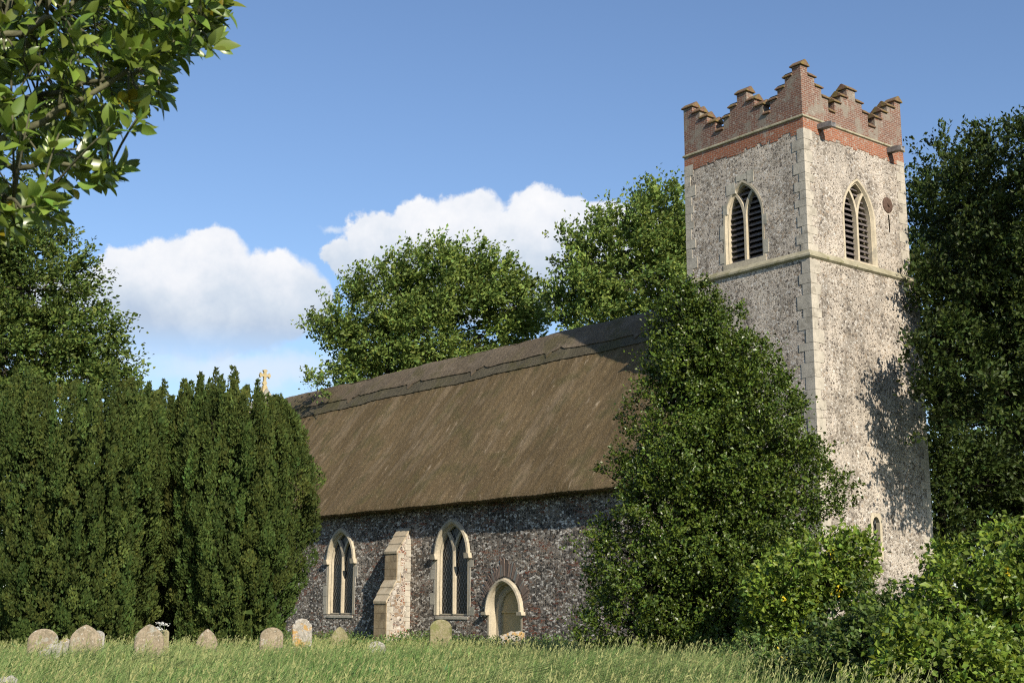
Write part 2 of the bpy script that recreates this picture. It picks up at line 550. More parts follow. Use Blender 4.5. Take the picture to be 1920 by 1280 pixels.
def glass_mat(name, sc=4.4, lead=(.22, .225, .22)):
    m, nt = new_mat(name)
    co = OBJ(nt)
    s = N(nt, 'ShaderNodeSeparateXYZ', {0: co})
    u = M(nt, 'MULTIPLY', M(nt, 'ADD', s.outputs[0], s.outputs[1]), sc * 1.25)
    w = M(nt, 'MULTIPLY', s.outputs[2], sc * .72)
    a = M(nt, 'ABSOLUTE', M(nt, 'SUBTRACT', M(nt, 'FRACT', M(nt, 'ADD', u, w)), .5))
    b = M(nt, 'ABSOLUTE', M(nt, 'SUBTRACT', M(nt, 'FRACT', M(nt, 'SUBTRACT', u, w)), .5))
    mask = MR(nt, M(nt, 'MINIMUM', a, b),   .035, .06, 1, 0)
    p = N(nt, 'ShaderNodeBsdfPrincipled', {'Base Color': (.006, .0065, .007), 'Roughness': .2, 'Specular IOR Level': .15})
    l = N(nt, 'ShaderNodeBsdfPrincipled', {'Base Color': lead, 'Roughness': .55})
    N(nt, 'ShaderNodeOutputMaterial', {0: N(nt, 'ShaderNodeMixShader', {0: mask, 1: p.outputs[0], 2: l.outputs[0]}).outputs[0]})
    return m


MAT['glass'] = glass_mat('leaded dark glass')
MAT['slit_glass'] = glass_mat('small leaded glass', 4.)


def leaf_mat(name, col, rough=.5, trans=.25, tcol=None, spec=.4):
    m, nt = new_mat(name)
    at = N(nt, 'ShaderNodeAttribute', attribute_name='tint')
    c = MIX(nt, 1., col, at.outputs['Color'], 'MULTIPLY')
    t = MIX(nt, 1., tcol or tuple(x * 1.4 for x in col), at.outputs['Color'], 'MULTIPLY')
    finish(nt, c, rough, spec=spec, trans=trans, tcol=t)
    return m


MAT['beech'] = leaf_mat('pale beech leaves', (.145, .200, .045), .5, .22, spec=.2)
MAT['beech_shaded'] = leaf_mat('shade-darkened leaves', (.038, .058, .012), .5, .15, spec=.2)  # darker leaf colour stands in for shade on the right-hand trees
MAT['lime'] = leaf_mat('mid green leaves', (.095, .135, .030), .5, .2, spec=.2)
MAT['yew'] = leaf_mat('yew needles', (.058, .084, .020), .65, .12, spec=.12)
MAT['holly'] = leaf_mat('glossy holly leaves', (.066, .098, .014), .36, .10, spec=.32)
MAT['laurel'] = leaf_mat('near glossy leaves', (.118, .176, .030), .33, .14, (.20, .28, .03), spec=.5)
MAT['bush'] = leaf_mat('bush leaves', (.130, .185, .022), .45, .24)
MAT['bush_dark'] = leaf_mat('dark bush leaves', (.065, .100, .018), .5, .22)
MAT['grass'] = leaf_mat('meadow grass', (.265, .315, .140), .6, .3, (.28, .335, .13), spec=.2)
MAT['weed'] = leaf_mat('leafy weeds', (.13, .19, .055), .6, .28, spec=.2)
MAT['flower'] = leaf_mat('yellow flowers', (.90, .66, .04), .6, .3, (.9, .7, .05), spec=.2)
MAT['blossom'] = leaf_mat('white umbel flowers', (.75, .74, .68), .7, .25, spec=.2)


def ground_mat():
    m, nt = new_mat('meadow ground')
    co = OBJ(nt)
    a = NOISE(nt, co, .8, 6, .65)
    b = NOISE(nt, co, 9., 4, .65)
    c = MIX(nt, MR(nt, a.outputs[0], .35, .65), (.10, .13, .045), (.17, .18, .075))
    c = MIX(nt, MR(nt, b.outputs[0], .35, .7, .6, 0), c, (.055, .065, .025))
    finish(nt, c, .95, b.outputs[0], .8, .06, .1)
    return m


MAT['ground'] = ground_mat()

# ------------------------------------------------------------------ ground
radii = np.concatenate([[0.], np.geomspace(1.5, 130, 46), np.geomspace(180, 5000, 12)])
na = 160
ang = np.linspace(0, 2 * np.pi, na, endpoint=False)
gx = (radii[:, None] * np.cos(ang)[None, :]).ravel()
gy = (radii[:, None] * np.sin(ang)[None, :]).ravel()
gz = ground_rel(gx, gy)
idx = np.arange(len(radii) * na).reshape(len(radii), na)
q = np.stack([idx[:-1, :], idx[1:, :], np.roll(idx[1:, :], -1, 1), np.roll(idx[:-1, :], -1, 1)], -1).reshape(-1, 4)
tag(raw_mesh('ground', np.stack([gx, gy, gz], 1), [q], MAT['ground'], smooth=True), kind='structure',
    label='rough churchyard ground under the long grass')

# ------------------------------------------------------------------ church
GZ = -1.48
church = thing('church', 'flint parish church with brown thatched nave roof and square tower with stepped brick battlements', 'church', (-40, 37, GZ))
YW = 33.0                         # outer plane of the nave's near wall
XW, XE = -33.37, -71.2            # west and east ends of the nave
YR, ZR = 38.38, 12.12             # ridge
YE, ZE = 32.36, 4.23              # eave lip
SL = (ZR - ZE) / (YR - YE)
TX0, TX1, TY0, TY1 = -33.37, -27.72, 35.45, 41.32   # upper tower


def arch(cx, a, z0, zs, za, n=12):
    h = za - zs
    c = (h * h - a * a) / (2 * a)
    R = c + a
    pts = [(cx - a, z0)] if z0 < zs - 1e-6 else []
    t1 = math.atan2(h, -c)
    L = []
    for i in range(n + 1):
        t = math.pi + (t1 - math.pi) * i / n
        L.append((cx + c + R * math.cos(t), zs + R * math.sin(t)))
    pts += L
    pts += [(2 * cx - u, v) for u, v in L[-2::-1]]
    if z0 < zs - 1e-6:
        pts.append((cx + a, z0))
    return pts


def ytrace(cx, a, z0, zs, za, e, b, n=9):
    """two lights and the eyelet of a Y-traceried window"""
    h = za - zs
    c = (h * h - a * a) / (2 * a)
    R = c + a

    def meet(c1, r1, c2, r2):
        d = c2 - c1
        x = c1 + (d * d + r1 * r1 - r2 * r2) / (2 * d)
        return x, math.sqrt(max(r1 * r1 - (x - c1) ** 2, 0))

    def arc(cc, r, x0, x1, k):
        return [(x, zs + math.sqrt(max(r * r - (x - cc) ** 2, 0))) for x in [x0 + (x1 - x0) * (1 - math.cos(math.pi * i / k / 1)) / 2 for i in range(k + 1)]]
    xl, _ = meet(c, R - e, -c - a, R - b)
    left = [(-a + e, z0)] + arc(c, R - e, -a + e, xl, n) + arc(-c - a, R - b, xl, -b, n)[1:] + [(-b, z0)]
    xe, _ = meet(c, R - e, -c - a, R + b)
    zb = math.sqrt(max((R + b) ** 2 - (c + a) ** 2, 0))
    half = arc(-c - a, R + b, 0, xe, n) + arc(c, R - e, xe, 0, n)[1:]
    eye = half + [(-u, v) for u, v in half[-2:0:-1]]
    sh = lambda L: [(cx + u, v) for u, v in L]
    return sh(left), sh([(-u, v) for u, v in left[::-1]]), sh(eye)


def mpN(y):
    return lambda u, v, d: (u, y + d, v)


def mpW(x):
    return lambda u, v, d: (x - d, u, v)


nN = mpN(YW)
WIN = [dict(cx=-44.70), dict(cx=-53.35), dict(cx=-62.2)]
DOOR = -41.22
# ---- nave walls: near wall with openings, gable walls, far wall
mb = MB()
holes = [arch(w['cx'], 1.10, -.34, 2.05, 3.52) for w in WIN] + [arch(DOOR, 1.06, -1.9, -.15, 1.06)]
mb.prism([(XE, -2.2), (XW, -2.2), (XW, 4.6), (XE, 4.6)], nN, 0, .62, holes)
mb.prism([(XE, -2.2), (XW, -2.2), (XW, 4.6), (XE, 4.6)], nN, 2 * (YR - YW) - .62, 2 * (YR - YW))
mb.build('nave_wall', MAT['flint_nave'], church)
for nm, x0, x1, extra in (('west_gable', XW - .6, XW + .012, -.12), ('east_gable', XE - .5, XE + .1, .62)):
    g = MB()
    zz = lambda y: ZR - SL * abs(y - YR) + extra
    yy0, yy1 = YW - .012, 2 * YR - YW + .012
    g.prism([(yy0, -2.2), (yy1, -2.2), (yy1, zz(yy1)), (YR, zz(YR)), (yy0, zz(yy0))], lambda u, v, d: (x0 + d, u, v), 0, x1 - x0)
    ga = g.build('gable_wall', MAT['flint_nave'], church)
    if extra > 0:
        c = MB()
        for s in (-1, 1):
            a = (YR, ZR + extra)
            b = (YR + s * (YR - YW + .3), ZR + extra - SL * (YR - YW + .3))
            nx, nz = s * SL / math.hypot(1, SL), 1 / math.hypot(1, SL)
            t = .16
            c.add([(x, *p) for x in (x0 - .1, x1 + .1) for p in (a, b, (b[0] + nx * t, b[1] + nz * t), (a[0], a[1] + t / nz))],
                  [[0, 1, 2, 3], [7, 6, 5, 4], [0, 4, 5, 1], [1, 5, 6, 2], [2, 6, 7, 3], [3, 7, 4, 0]])
        c.build('gable_coping', MAT['stone_grey'], ga)
        k = MB()
        xc = (x0 + x1) / 2
        zb = ZR + extra + .15
        k.hexa([(xc - .26, YR - .26, zb - .25), (xc + .26, YR - .26, zb - .25), (xc + .26, YR + .26, zb - .25), (xc - .26, YR + .26, zb - .25)],
               [(xc - .1, YR - .1, zb + .35), (xc + .1, YR - .1, zb + .35), (xc + .1, YR + .1, zb + .35), (xc - .1, YR + .1, zb + .35)])
        zc_ = zb + .95
        for dy, dz in ((0, 1), (0, -1), (1, 0), (-1, 0)):
            L_, w0, w1 = (.62 if dz < 0 else .38), .085, .17
            px_, pz_ = -dz, dy
            tp = [(px_ * w0, pz_ * w0), (px_ * w0 * .9 + dy * L_ * .55, pz_ * w0 * .9 + dz * L_ * .55),
                  (px_ * w1 + dy * L_ * .82, pz_ * w1 + dz * L_ * .82), (dy * L_, dz * L_),
                  (-px_ * w1 + dy * L_ * .82, -pz_ * w1 + dz * L_ * .82), (-px_ * w0 * .9 + dy * L_ * .55, -pz_ * w0 * .9 + dz * L_ * .55),
                  (-px_ * w0, -pz_ * w0)]
            k.prism([(YR + u, zc_ + v) for u, v in tp], lambda u, v, d: (xc - .07 + d + .002 * abs(dz), u, v), 0, .14)
        k.build('cross', stone_mat('ochre lichen stone', (.42, .33, .16), (.50, .41, .23), (.42, .36, .26), 5., .4), ga)

# ---- quoins at the nave's north-west corner
def quoins(name, x, y, z0, z1, sx, sy, mat, parent, pr=.014, seed=0, hmin=.26, hmax=.44, wl=.50, ws=.27):
    rnd = random.Random(seed)
    mb = MB()
    z = z0
    flip = 0
    while z < z1 - .1:
        h = min(rnd.uniform(hmin, hmax), z1 - z)
        a, b = (wl, ws) if flip else (ws, wl)
        a *= rnd.uniform(.8, 1.12)
        b *= rnd.uniform(.8, 1.12)
        p = pr + rnd.uniform(0, .008)
        xs = sorted((x + sx * p, x - sx * a))
        ys = sorted((y + sy * p, y - sy * b))
        mb.box((xs[0], ys[0], z + .006), (xs[1], ys[1], z + h - .006))
        z += h
        flip = 1 - flip
    return mb.build(name, mat, parent)


quoins('quoin_stones', XW + .012, YW, -1.9, 4.3, 1, -1, MAT['quoin'], church, seed=3)

# ---- roof
def roof_surface(x, s, fine=1.):
    """height wobble of the thatch normal to the slope"""
    return (.035 * np.sin(x * .55 + s * .4) + .020 * np.sin(x * 1.3 - s * .9 + 2) + .012 * np.sin(x * 3.1 + s * 1.7) - .10 * np.sin(np.pi * np.clip(s, 0, 10) / 9.9)
            + fine * (.010 * np.sin(x * 9.1 + s * 2.3) + .008 * np.sin(x * 14.3 - s * 3)))


SLEN = math.hypot(YR - YE, ZR - ZE)
ny, nz_ = -SL / math.hypot(1, SL), 1 / math.hypot(1, SL)


def slope_pt(x, s, off, side=1):
    y = YR - (YR - YE) * s / SLEN + ny * off
    z = ZR - (ZR - ZE) * s / SLEN + nz_ * off
    if side < 0:
        y = 2 * YR - y
    return x, y, z


RX0, RX1 = XE + .12, XW + .30
xs = np.linspace(RX0, RX1, 300)
ss = np.concatenate([[0, .12, .3], np.linspace(.6, SLEN - .35, 44), [SLEN - .2, SLEN - .1, SLEN - .03, SLEN]])
rv_, rf_ = [], []
for side in (1, -1):
    X, S = np.meshgrid(xs, ss, indexing='ij')
    off = roof_surface(X, S)
    rag = .018 * np.sin(X * 1.9) + .010 * np.sin(X * 15.1 + 1) + .010 * np.sin(X * 31.)
    lip = np.clip((S - (SLEN - .35)) / .35, 0, 1)
    S2 = S + rag * lip
    off = off * (1 - lip) - .05 * lip ** 2
    rnd_top = np.clip(1 - S / .4, 0, 1)
    off = off - .10 * rnd_top ** 2
    x, y, z = slope_pt(X, S2, off, side)
    # underside row and wall-side row
    xu, yu, zu = slope_pt(X[:, -1:], S2[:, -1:] - .10, -.32 * np.ones_like(S2[:, -1:]), side)
    xi, yi, zi = X[:, -1:], np.full_like(X[:, -1:], (YW + .3) if side > 0 else 2 * YR - YW - .3), np.full_like(X[:, -1:], 4.55)
    x = np.concatenate([x, xu, xi], 1); y = np.concatenate([y, yu, yi], 1); z = np.concatenate([z, zu, zi], 1)
    b = sum(len(a) for a in rv_)
    ncol = x.shape[1]
    rv_.append(np.stack([x, y, z], -1).reshape(-1, 3))
    i = np.arange(len(xs) * ncol).reshape(len(xs), ncol) + b
    rf_.append(np.stack([i[:-1, :-1], i[1:, :-1], i[1:, 1:], i[:-1, 1:]], -1).reshape(-1, 4))
    for e in (0, -1):                                  # verge faces
        rf_.append(np.stack([i[e, :-3], i[e, 1:-2], i[e, 1:-2] * 0 + i[e, -1], i[e, :-3] * 0 + i[e, -1]], -1)[:, :3] if False else
                   np.stack([i[e, :-2], i[e, 1:-1], np.full(ncol - 2, i[e, -1])], -1))
roof = raw_mesh('thatched_roof', np.concatenate(rv_), rf_, MAT['thatch'], church, smooth=True)
# loose reed ends along the lip of the eave
lb = []
n = 2600
ex = RNG.uniform(RX0, RX1, n)
es = SLEN + .03 * np.sin(ex * 6.3)
b0 = np.stack(slope_pt(ex, es - .10, np.full(n, -.06) - RNG.uniform(0, .22, n)), 1)
d = np.stack([RNG.normal(0, .35, n), np.full(n, -.75), np.full(n, -.75)], 1)
tip = b0 + d * RNG.uniform(.06, .17, n)[:, None]
w = np.array([.012, 0, 0])
raw_mesh('reed_fringe', np.concatenate([b0 - w, b0 + w, tip]), [np.stack([np.arange(n), np.arange(n) + n, np.arange(n) + 2 * n], 1)], MAT['thatch'], roof)


def ridge_layer(name, edge, thick, mat, nx=700):
    """a cap lying over the ridge, its lower edge at slope distance edge(x)"""
    xs = np.linspace(RX0 + .1, RX1 - .05, nx)
    vs, fs = [], []
    cols = []
    for side in (-1, 1):
        order = [.0, .08, .2, .4, .6, .8, .94, 1.]
        if side < 0:
            order = order[::-1][:-1]
        for t in order:
            e = edge(xs)
            s = t * e
            off = roof_surface(xs, s, 0.) + thick + .005 * np.sin(xs * 7 + t * 5) + .005 * np.sin(xs * 17 + t * 9)
            off = off - .10 * np.clip(1 - s / .4, 0, 1) ** 2
            cols.append(np.stack(slope_pt(xs, s, off, side), 1))
        # the cut edge
    e = edge(xs)
    first = np.stack(slope_pt(xs, e - .02, roof_surface(xs, e) - .12, -1), 1)
    last = np.stack(slope_pt(xs, e - .02, roof_surface(xs, e) - .12, 1), 1)
    cols = [first] + cols + [last]
    G = np.stack(cols, 1)
    i = np.arange(G.shape[0] * G.shape[1]).reshape(G.shape[:2])
    return raw_mesh(name, G.reshape(-1, 3), [np.stack([i[:-1, :-1], i[1:, :-1], i[1:, 1:], i[:-1, 1:]], -1).reshape(-1, 4)], mat, roof)


ridge_layer('flat_ridge_layer', lambda x: 2.03 + .012 * np.sin(x * .7) + .006 * np.sin(x * 3.3) - .006 * (x + 50), .05, MAT['ridge_base'])
NOTCH = [-66., -60.25, -54.5, -49.3, -43.75, -38.2]


def upper_edge(x):
    e = np.full_like(x, 1.40) + .012 * np.sin(x * .9) + .006 * np.sin(x * 2.7)
    for c in NOTCH:
        e = e + .30 * np.clip(1 - np.abs(x - c) / .22, 0, 1)
        e = e - .16 * np.clip(1 - np.abs(x - c - .75) / .35, 0, 1)
    return e


ridge_layer('cut_ridge_layer', upper_edge, .10, MAT['ridge_thatch'], 1400)

# ---- nave windows
for w in WIN:
    cx = w['cx']
    grp = bpy.data.objects.new('window', None)
    COL.objects.link(grp)
    grp.parent = church
    grp.location = (cx + 40, YW - 37, -.34 - GZ)
    f = MB()
    ol = lambda a, o, d, z0=-.30: [nN(u, v, d) for u, v in arch(cx, a, z0, 2.05, 3.36 + o)]
    f.loft([ol(1.24, .24, .04), ol(1.22, .22, -.008), ol(1.05, .06, -.008), ol(.99, .01, .07), ol(.99, .01, .55)])
    l_, r_, eye = ytrace(cx, .985, -.24, 2.05, 3.37, .045, .062)
    lights = [l_, r_]
    tr = MB()
    tr.prism(arch(cx, 1.0, -.30, 2.05, 3.375), nN, .08, .22, lights + [eye])
    # chamfered nose along the mullion and the light heads
    tr.prism([(cx - .035, -.24), (cx + .035, -.24), (cx + .035, 2.3), (cx - .035, 2.3)], nN, .04, .081)
    f.build('frame', MAT['stone'], grp)
    tr.build('tracery', MAT['stone'], grp)
    s = MB()
    s.hexa([nN(cx - 1.12, -.46, -.03), nN(cx + 1.12, -.46, -.03), nN(cx + 1.12, -.46, .5), nN(cx - 1.12, -.46, .5)],
           [nN(cx - 1.12, -.36, -.03), nN(cx + 1.12, -.36, -.03), nN(cx + 1.12, -.22, .5), nN(cx - 1.12, -.22, .5)])
    s.build('sill', MAT['stone_grey'], grp)
    g = MB()
    g.prism(arch(cx, .98, -.28, 2.05, 3.36), nN, .19, .20)
    g.build('glass', MAT['glass'], grp)
    h = MB()
    hl = lambda a, za, d: [nN(u, v, d) for u, v in arch(cx, a, 2.12, 2.121, za, 14)]
    h.loft([hl(1.03, 3.42, 0), hl(1.03, 3.42, -.06), hl(1.10, 3.52, -.12), hl(1.20, 3.63, -.10), hl(1.22, 3.66, 0)])
    for sx in (-1, 1):
        h.hexa([nN(cx + sx * 1.0, 1.98, 0), nN(cx + sx * 1.34, 1.98, 0), nN(cx + sx * 1.34, 1.98, -.16), nN(cx + sx * 1.0, 1.98, -.16)],
               [nN(cx + sx * 1.02, 2.2, 0), nN(cx + sx * 1.30, 2.2, 0), nN(cx + sx * 1.30, 2.2, -.2), nN(cx + sx * 1.02, 2.2, -.2)])
    h.build('hood_mould', MAT['stone'], grp)
    rnd = random.Random(int(cx * 10))
    for sx in (-1, 1):
        jb = MB()
        z = -.3
        while z < 1.7:
            hh = rnd.uniform(.32, .6)
            ext = rnd.choice((.03, .06, .22, .30))
            a, b = sorted((cx + sx * 1.18, cx + sx * (1.22 + ext)))
            jb.box((a, YW - .014, z), (b, YW + .05, min(z + hh - .012, 1.9)))
            z += hh
        jb.build('jamb_stones', MAT['stone_grey'], grp)

# ---- blocked north doorway
dw = bpy.data.objects.new('doorway', None)
COL.objects.link(dw)
dw.parent = church
dw.location = (DOOR + 40, YW - 37, 0)
dl = lambda a, za, d: [nN(u, v, d) for u, v in arch(DOOR, a, -1.9, -.15, za)]
f = MB()
f.loft([dl(1.08, 1.08, .02), dl(1.08, 1.08, -.010), dl(.99, .99, -.010), dl(.93, .92, .05), dl(.93, .92, .30), dl(.78, .72, .30), dl(.72, .66, .36), dl(.72, .66, .62)])
f.build('door_surround', MAT['stone'], dw)
b = MB()
b.prism(dl and arch(DOOR, .74, -1.9, -.15, .68), nN, .45, .60)
b.box((DOOR - .73, YW + .40, -.20), (DOOR + .73, YW + .449, -.13))
b.build('blocked_opening', MAT['blocking'], dw)
h = MB()
hl = lambda a, za, d: [nN(u, v, d) for u, v in arch(DOOR, a, -.18, -.179, za, 14)]
h.loft([hl(.99, .98, 0), hl(.99, .98, -.10), hl(1.05, 1.04, -.16), hl(1.13, 1.12, -.14), hl(1.16, 1.15, 0)])
for sx in (-1, 1):
    h.hexa([nN(DOOR + sx * .95, -.28, 0), nN(DOOR + sx * 1.27, -.28, 0), nN(DOOR + sx * 1.27, -.28, -.2), nN(DOOR + sx * .95, -.28, -.2)],
           [nN(DOOR + sx * .96, -.15, 0), nN(DOOR + sx * 1.25, -.15, 0), nN(DOOR + sx * 1.25, -.15, -.22), nN(DOOR + sx * .96, -.15, -.22)])
h.build('hood_mould', MAT['stone'], dw)
fan = MB()
rnd = random.Random(5)
inn = arch(DOOR, 1.23, -.1, -.099, 1.22, 26)
ctr = (DOOR, -.25)
nfan = len(inn) - 1
tn = []
for i in range(nfan):
    (u0, v0), (u1, v1) = inn[i], inn[i + 1]
    for k in range(2):
        t0, t1 = k / 2 + .03, (k + 1) / 2 - .03
        a = (u0 + (u1 - u0) * t0, v0 + (v1 - v0) * t0)
        c = (u0 + (u1 - u0) * t1, v0 + (v1 - v0) * t1)
        if a[1] < .0:
            continue
        base = .34 + .08 * math.sin(math.pi * i / nfan) + (.34 * max(0, 1 - abs(i - nfan / 2 - .5) / 7))
        ln = base * rnd.uniform(.6, 1.2)
        out = []
        for p in (a, c):
            du, dv = p[0] - ctr[0], p[1] - ctr[1]
            L_ = math.hypot(du, dv)
            out.append((p[0] + du / L_ * ln, p[1] + dv / L_ * ln))
        pr = -.012 - rnd.uniform(0, .02)
        fan.hexa([nN(*a, .02), nN(*c, .02), nN(*out[1], .02), nN(*out[0], .02)], [nN(*a, pr), nN(*c, pr), nN(*out[1], pr), nN(*out[0], pr)])
        tn += [np.array([1, .86, .8]) * rnd.uniform(.45, 1.15) if rnd.random() < .8 else np.array([1, 1.2, 1.3]) * rnd.uniform(.6, 1.1)] * 8
fan.build('brick_arch', leaf_mat('pinkish arch brick', (.215, .185, .16), .9, .0), dw, tint=np.array(tn))

# ---- buttress
bt = bpy.data.objects.new('buttress', None)
COL.objects.link(bt)
bt.parent = church
bt.location = (-48.15 + 40, YW - 37, 0)
bx0, bx1 = -48.62, -47.70
core = MB()
prof = [(YW + .1, -2.0), (YW - 1.20, -2.0), (YW - 1.20, .22), (YW - .70, 1.12), (YW - .70, 2.32), (YW - .06, 3.34), (YW + .1, 3.34)]
core.prism(prof, lambda u, v, d: (bx0 + .012 + d, u, v), 0, bx1 - bx0 - .024)
core.build('flint_core', flint_mat('buttress flint', [(0, (.07, .06, .055)), (.2, (.2, .165, .14)), (.42, (.42, .36, .30)), (.66, (.60, .55, .49)), (.84, (.30, .2, .13))],
           (.52, .45, .37), scale=6., mw=.06, bricks=.12, bump=.9, bdist=.05), bt)
fa = MB()
fa.box((bx0, YW - 1.225, -2.0), (bx1, YW - 1.0, .21))
fa.box((bx0, YW - .725, 1.05), (bx1, YW - .50, 2.30))
fa.build('ashlar_face', MAT['ashlar'], bt)
sl = MB()


def slabs(ya, za, yb, zb, k):
    for i in range(k):
        t0, t1 = i / k, (i + 1) / k
        y0, z0, y1, z1 = ya + (yb - ya) * t0, za + (zb - za) * t0, ya + (yb - ya) * t1, za + (zb - za) * t1
        up = .07
        y0e, z0e = y0 - .035, z0 - .05
        sl = MB()
        sl.hexa([(bx0 - .03, y0e, z0e), (bx1 + .03, y0e, z0e), (bx1 + .03, y1, z1 - .02), (bx0 - .03, y1, z1 - .02)],
                [(bx0 - .03, y0e - .01, z0e + up + .03), (bx1 + .03, y0e - .01, z0e + up + .03), (bx1 + .03, y1 - .01, z1 + up - .03), (bx0 - .03, y1 - .01, z1 + up - .03)])
        sl.build('sloping_slab', MAT['slab'], bt)


slabs(YW - 1.22, .22, YW - .72, 1.12, 3)
slabs(YW - .72, 2.32, YW - .04, 3.34, 3)
qs = MB()
rnd = random.Random(9)
for (yf, z0, z1) in ((YW - 1.20, -1.8, .2), (YW - .70, 1.1, 2.3)):
    z = z0
    k = 0
    while z < z1 - .05:
        hh = min(rnd.uniform(.26, .4), z1 - z)
        qs.box((bx1 - .05, yf + .01, z + .006), (bx1 + .006 + rnd.uniform(0, .006), yf + (.32 if k % 2 else .16), z + hh - .006))
        z += hh
        k += 1
z = -1.8
while z < 2.9:
    hh = rnd.uniform(.16, .34)
    if rnd.random() < .8:
        qs.box((bx1 - .05, YW - rnd.uniform(.18, .34), z + .008), (bx1 + .006 + rnd.uniform(0, .006), YW - .004, z + hh - .008))
    z += hh
qs.build('corner_stones', MAT['quoin'], bt)

# ---- tower
SO = .178
Z_ST, Z_BB, Z_BS = 11.82, 16.44, 16.85
tower = None
lx0, lx1, ly0, ly1 = TX0 - SO, TX1 + SO, TY0 - SO, TY1 + SO
BW = dict(N=(-30.57, 35.45), W=(38.40, -27.72))
mb = MB()
tN, tW = mpN(TY0), mpW(TX1)
beN = arch(BW['N'][0], .90, 12.16, 13.75, 15.28)
beW = arch(BW['W'][0], .90, 12.02, 13.65, 15.22)
mb.prism([(TX0, Z_ST - .1), (TX1 - .012, Z_ST - .1), (TX1 - .012, Z_BB), (TX0, Z_BB)], tN, 0, .8, [beN])
mb.prism([(TY0 + .012, Z_ST - .1), (TY1, Z_ST - .1), (TY1, Z_BB), (TY0 + .012, Z_BB)], tW, 0, .797, [beW])
mb.box((TX0, TY1 - .8, Z_ST - .1), (TX1 - .8, TY1, Z_BB))
mb.box((TX0 + .003, TY0 + .8, Z_ST - .1), (TX0 + .8, TY1 - .8, Z_BB))
mb.box((TX0 + .5, TY0 + .5, Z_BB - .2), (TX1 - .5, TY1 - .5, Z_BB - .05))
slit = [(38.0, 1.7), (38.46, 1.7), (38.46, 2.9)] + [(38.23 + .23 * math.cos(t), 2.9 + .23 * math.sin(t)) for t in np.linspace(.3, math.pi - .3, 5)] + [(38.0, 2.9)]
mb.prism([(ly0, -2.2), (ly1, -2.2), (ly1, Z_ST), (ly0, Z_ST)], mpW(lx1), 0, .8, [slit])
mb.box((lx0, ly0, -2.2), (lx1 - .8, ly0 + .8, Z_ST - .003))
mb.box((lx0, ly1 - .8, -2.2), (lx1 - .8, ly1, Z_ST - .003))
mb.box((lx0 + .003, ly0 + .8, -2.2), (lx0 + .8, ly1 - .8, Z_ST - .003))
mb.box((lx0 + .7, ly0 + .7, 11.2), (lx1 - .7, ly1 - .7, 11.4))
tower = mb.build('tower_wall', MAT['flint_tower'], church)


def band(name, x0, x1, y0, y1, prof, mat, parent):
    """a moulding running round a rectangle; prof = list of (out, z)"""
    m = MB()
    m.loft([[(x0 - o, y0 - o, z), (x1 + o, y0 - o, z), (x1 + o, y1 + o, z), (x0 - o, y1 + o, z)] for o, z in prof], closed=True)
    return m.build(name, mat, parent)


band('string_course', TX0, TX1, TY0, TY1, [(.02, Z_ST + .20), (.16, Z_ST + .07), (.27, Z_ST - .01), (.27, Z_ST - .08), (.19, Z_ST - .14), (.10, Z_ST - .14)], MAT['string'], tower)
band('brick_band', TX0, TX1, TY0, TY1, [(-.2, Z_BB - .04), (.012, Z_BB - .04), (.012, Z_BS - .02), (-.2, Z_BS - .02)], MAT['brick_red'], tower)
# the band's ragged lower edge
rb = MB()
rnd = random.Random(21)
for k in range(70):
    wd = rnd.uniform(.2, .5)
    z = Z_BB - .04 - rnd.choice((.05, .08, .08, .16)) * rnd.uniform(.8, 1.1)
    if k % 2:
        u = rnd.uniform(TX0 + .2, TX1 - .5)
        rb.box((u, TY0 - .012 - rnd.uniform(0, .006), z), (u + wd, TY0 + .1, Z_BB - .04))
    else:
        u = rnd.uniform(TY0 + .5, TY1 - .6)
        rb.box((TX1 - .1, u, z), (TX1 + .012 + rnd.uniform(0, .006), u + wd, Z_BB - .04))
rb.build('toothed_bricks', MAT['brick_red'], tower)
quoins('quoin_stones', TX1, TY0, Z_ST + .16, Z_BB - .02, 1, -1, MAT['quoin'], tower, seed=1)
quoins('quoin_stones', TX0, TY0, Z_ST + .16, Z_BB + .02, -1, -1, MAT['quoin'], tower, seed=2)
quoins('quoin_stones', TX1, TY1, Z_ST + .16, Z_BB - .02, 1, 1, MAT['quoin'], tower, seed=4)
quoins('quoin_stones', lx1, ly0, -1.9, Z_ST - .12, 1, -1, MAT['quoin'], tower, seed=5, wl=.55, ws=.33, hmax=.5)
quoins('quoin_stones', lx1, ly1, -1.9, Z_ST - .12, 1, 1, MAT['quoin'], tower, seed=6)

# ---- parapet with stepped battlements
par = bpy.data.objects.new('parapet', None)
COL.objects.link(par)
par.parent = church
par.location = (TX1 + 40, TY0 - 37, Z_BS - GZ)
band('parapet_string', TX0, TX1, TY0, TY1, [(-.2, Z_BS + .07), (.015, Z_BS + .07), (.06, Z_BS + .03), (.065, Z_BS - .02), (.015, Z_BS - .05), (-.2, Z_BS - .05)], MAT['string'], par)
LOW, L1, L2, L3, CT, TOP = 17.60, 18.03, 18.35, 18.68, 18.75, 18.98
steps = [(.0, .38, TOP), (.38, .72, L3), (.72, 1.07, L2), (1.07, 1.42, L1), (1.42, 1.76, LOW), (1.76, 2.13, L1), (2.13, 2.50, L2), (2.50, 2.96, CT),
         (2.96, 3.32, L2), (3.32, 3.64, L1), (3.64, 4.05, LOW), (4.05, 4.45, L1), (4.45, 4.82, L2), (4.82, 5.20, L3), (5.20, 5.65, TOP)]
brick, caps = MB(), MB()
TH_ = .36
CH = .215


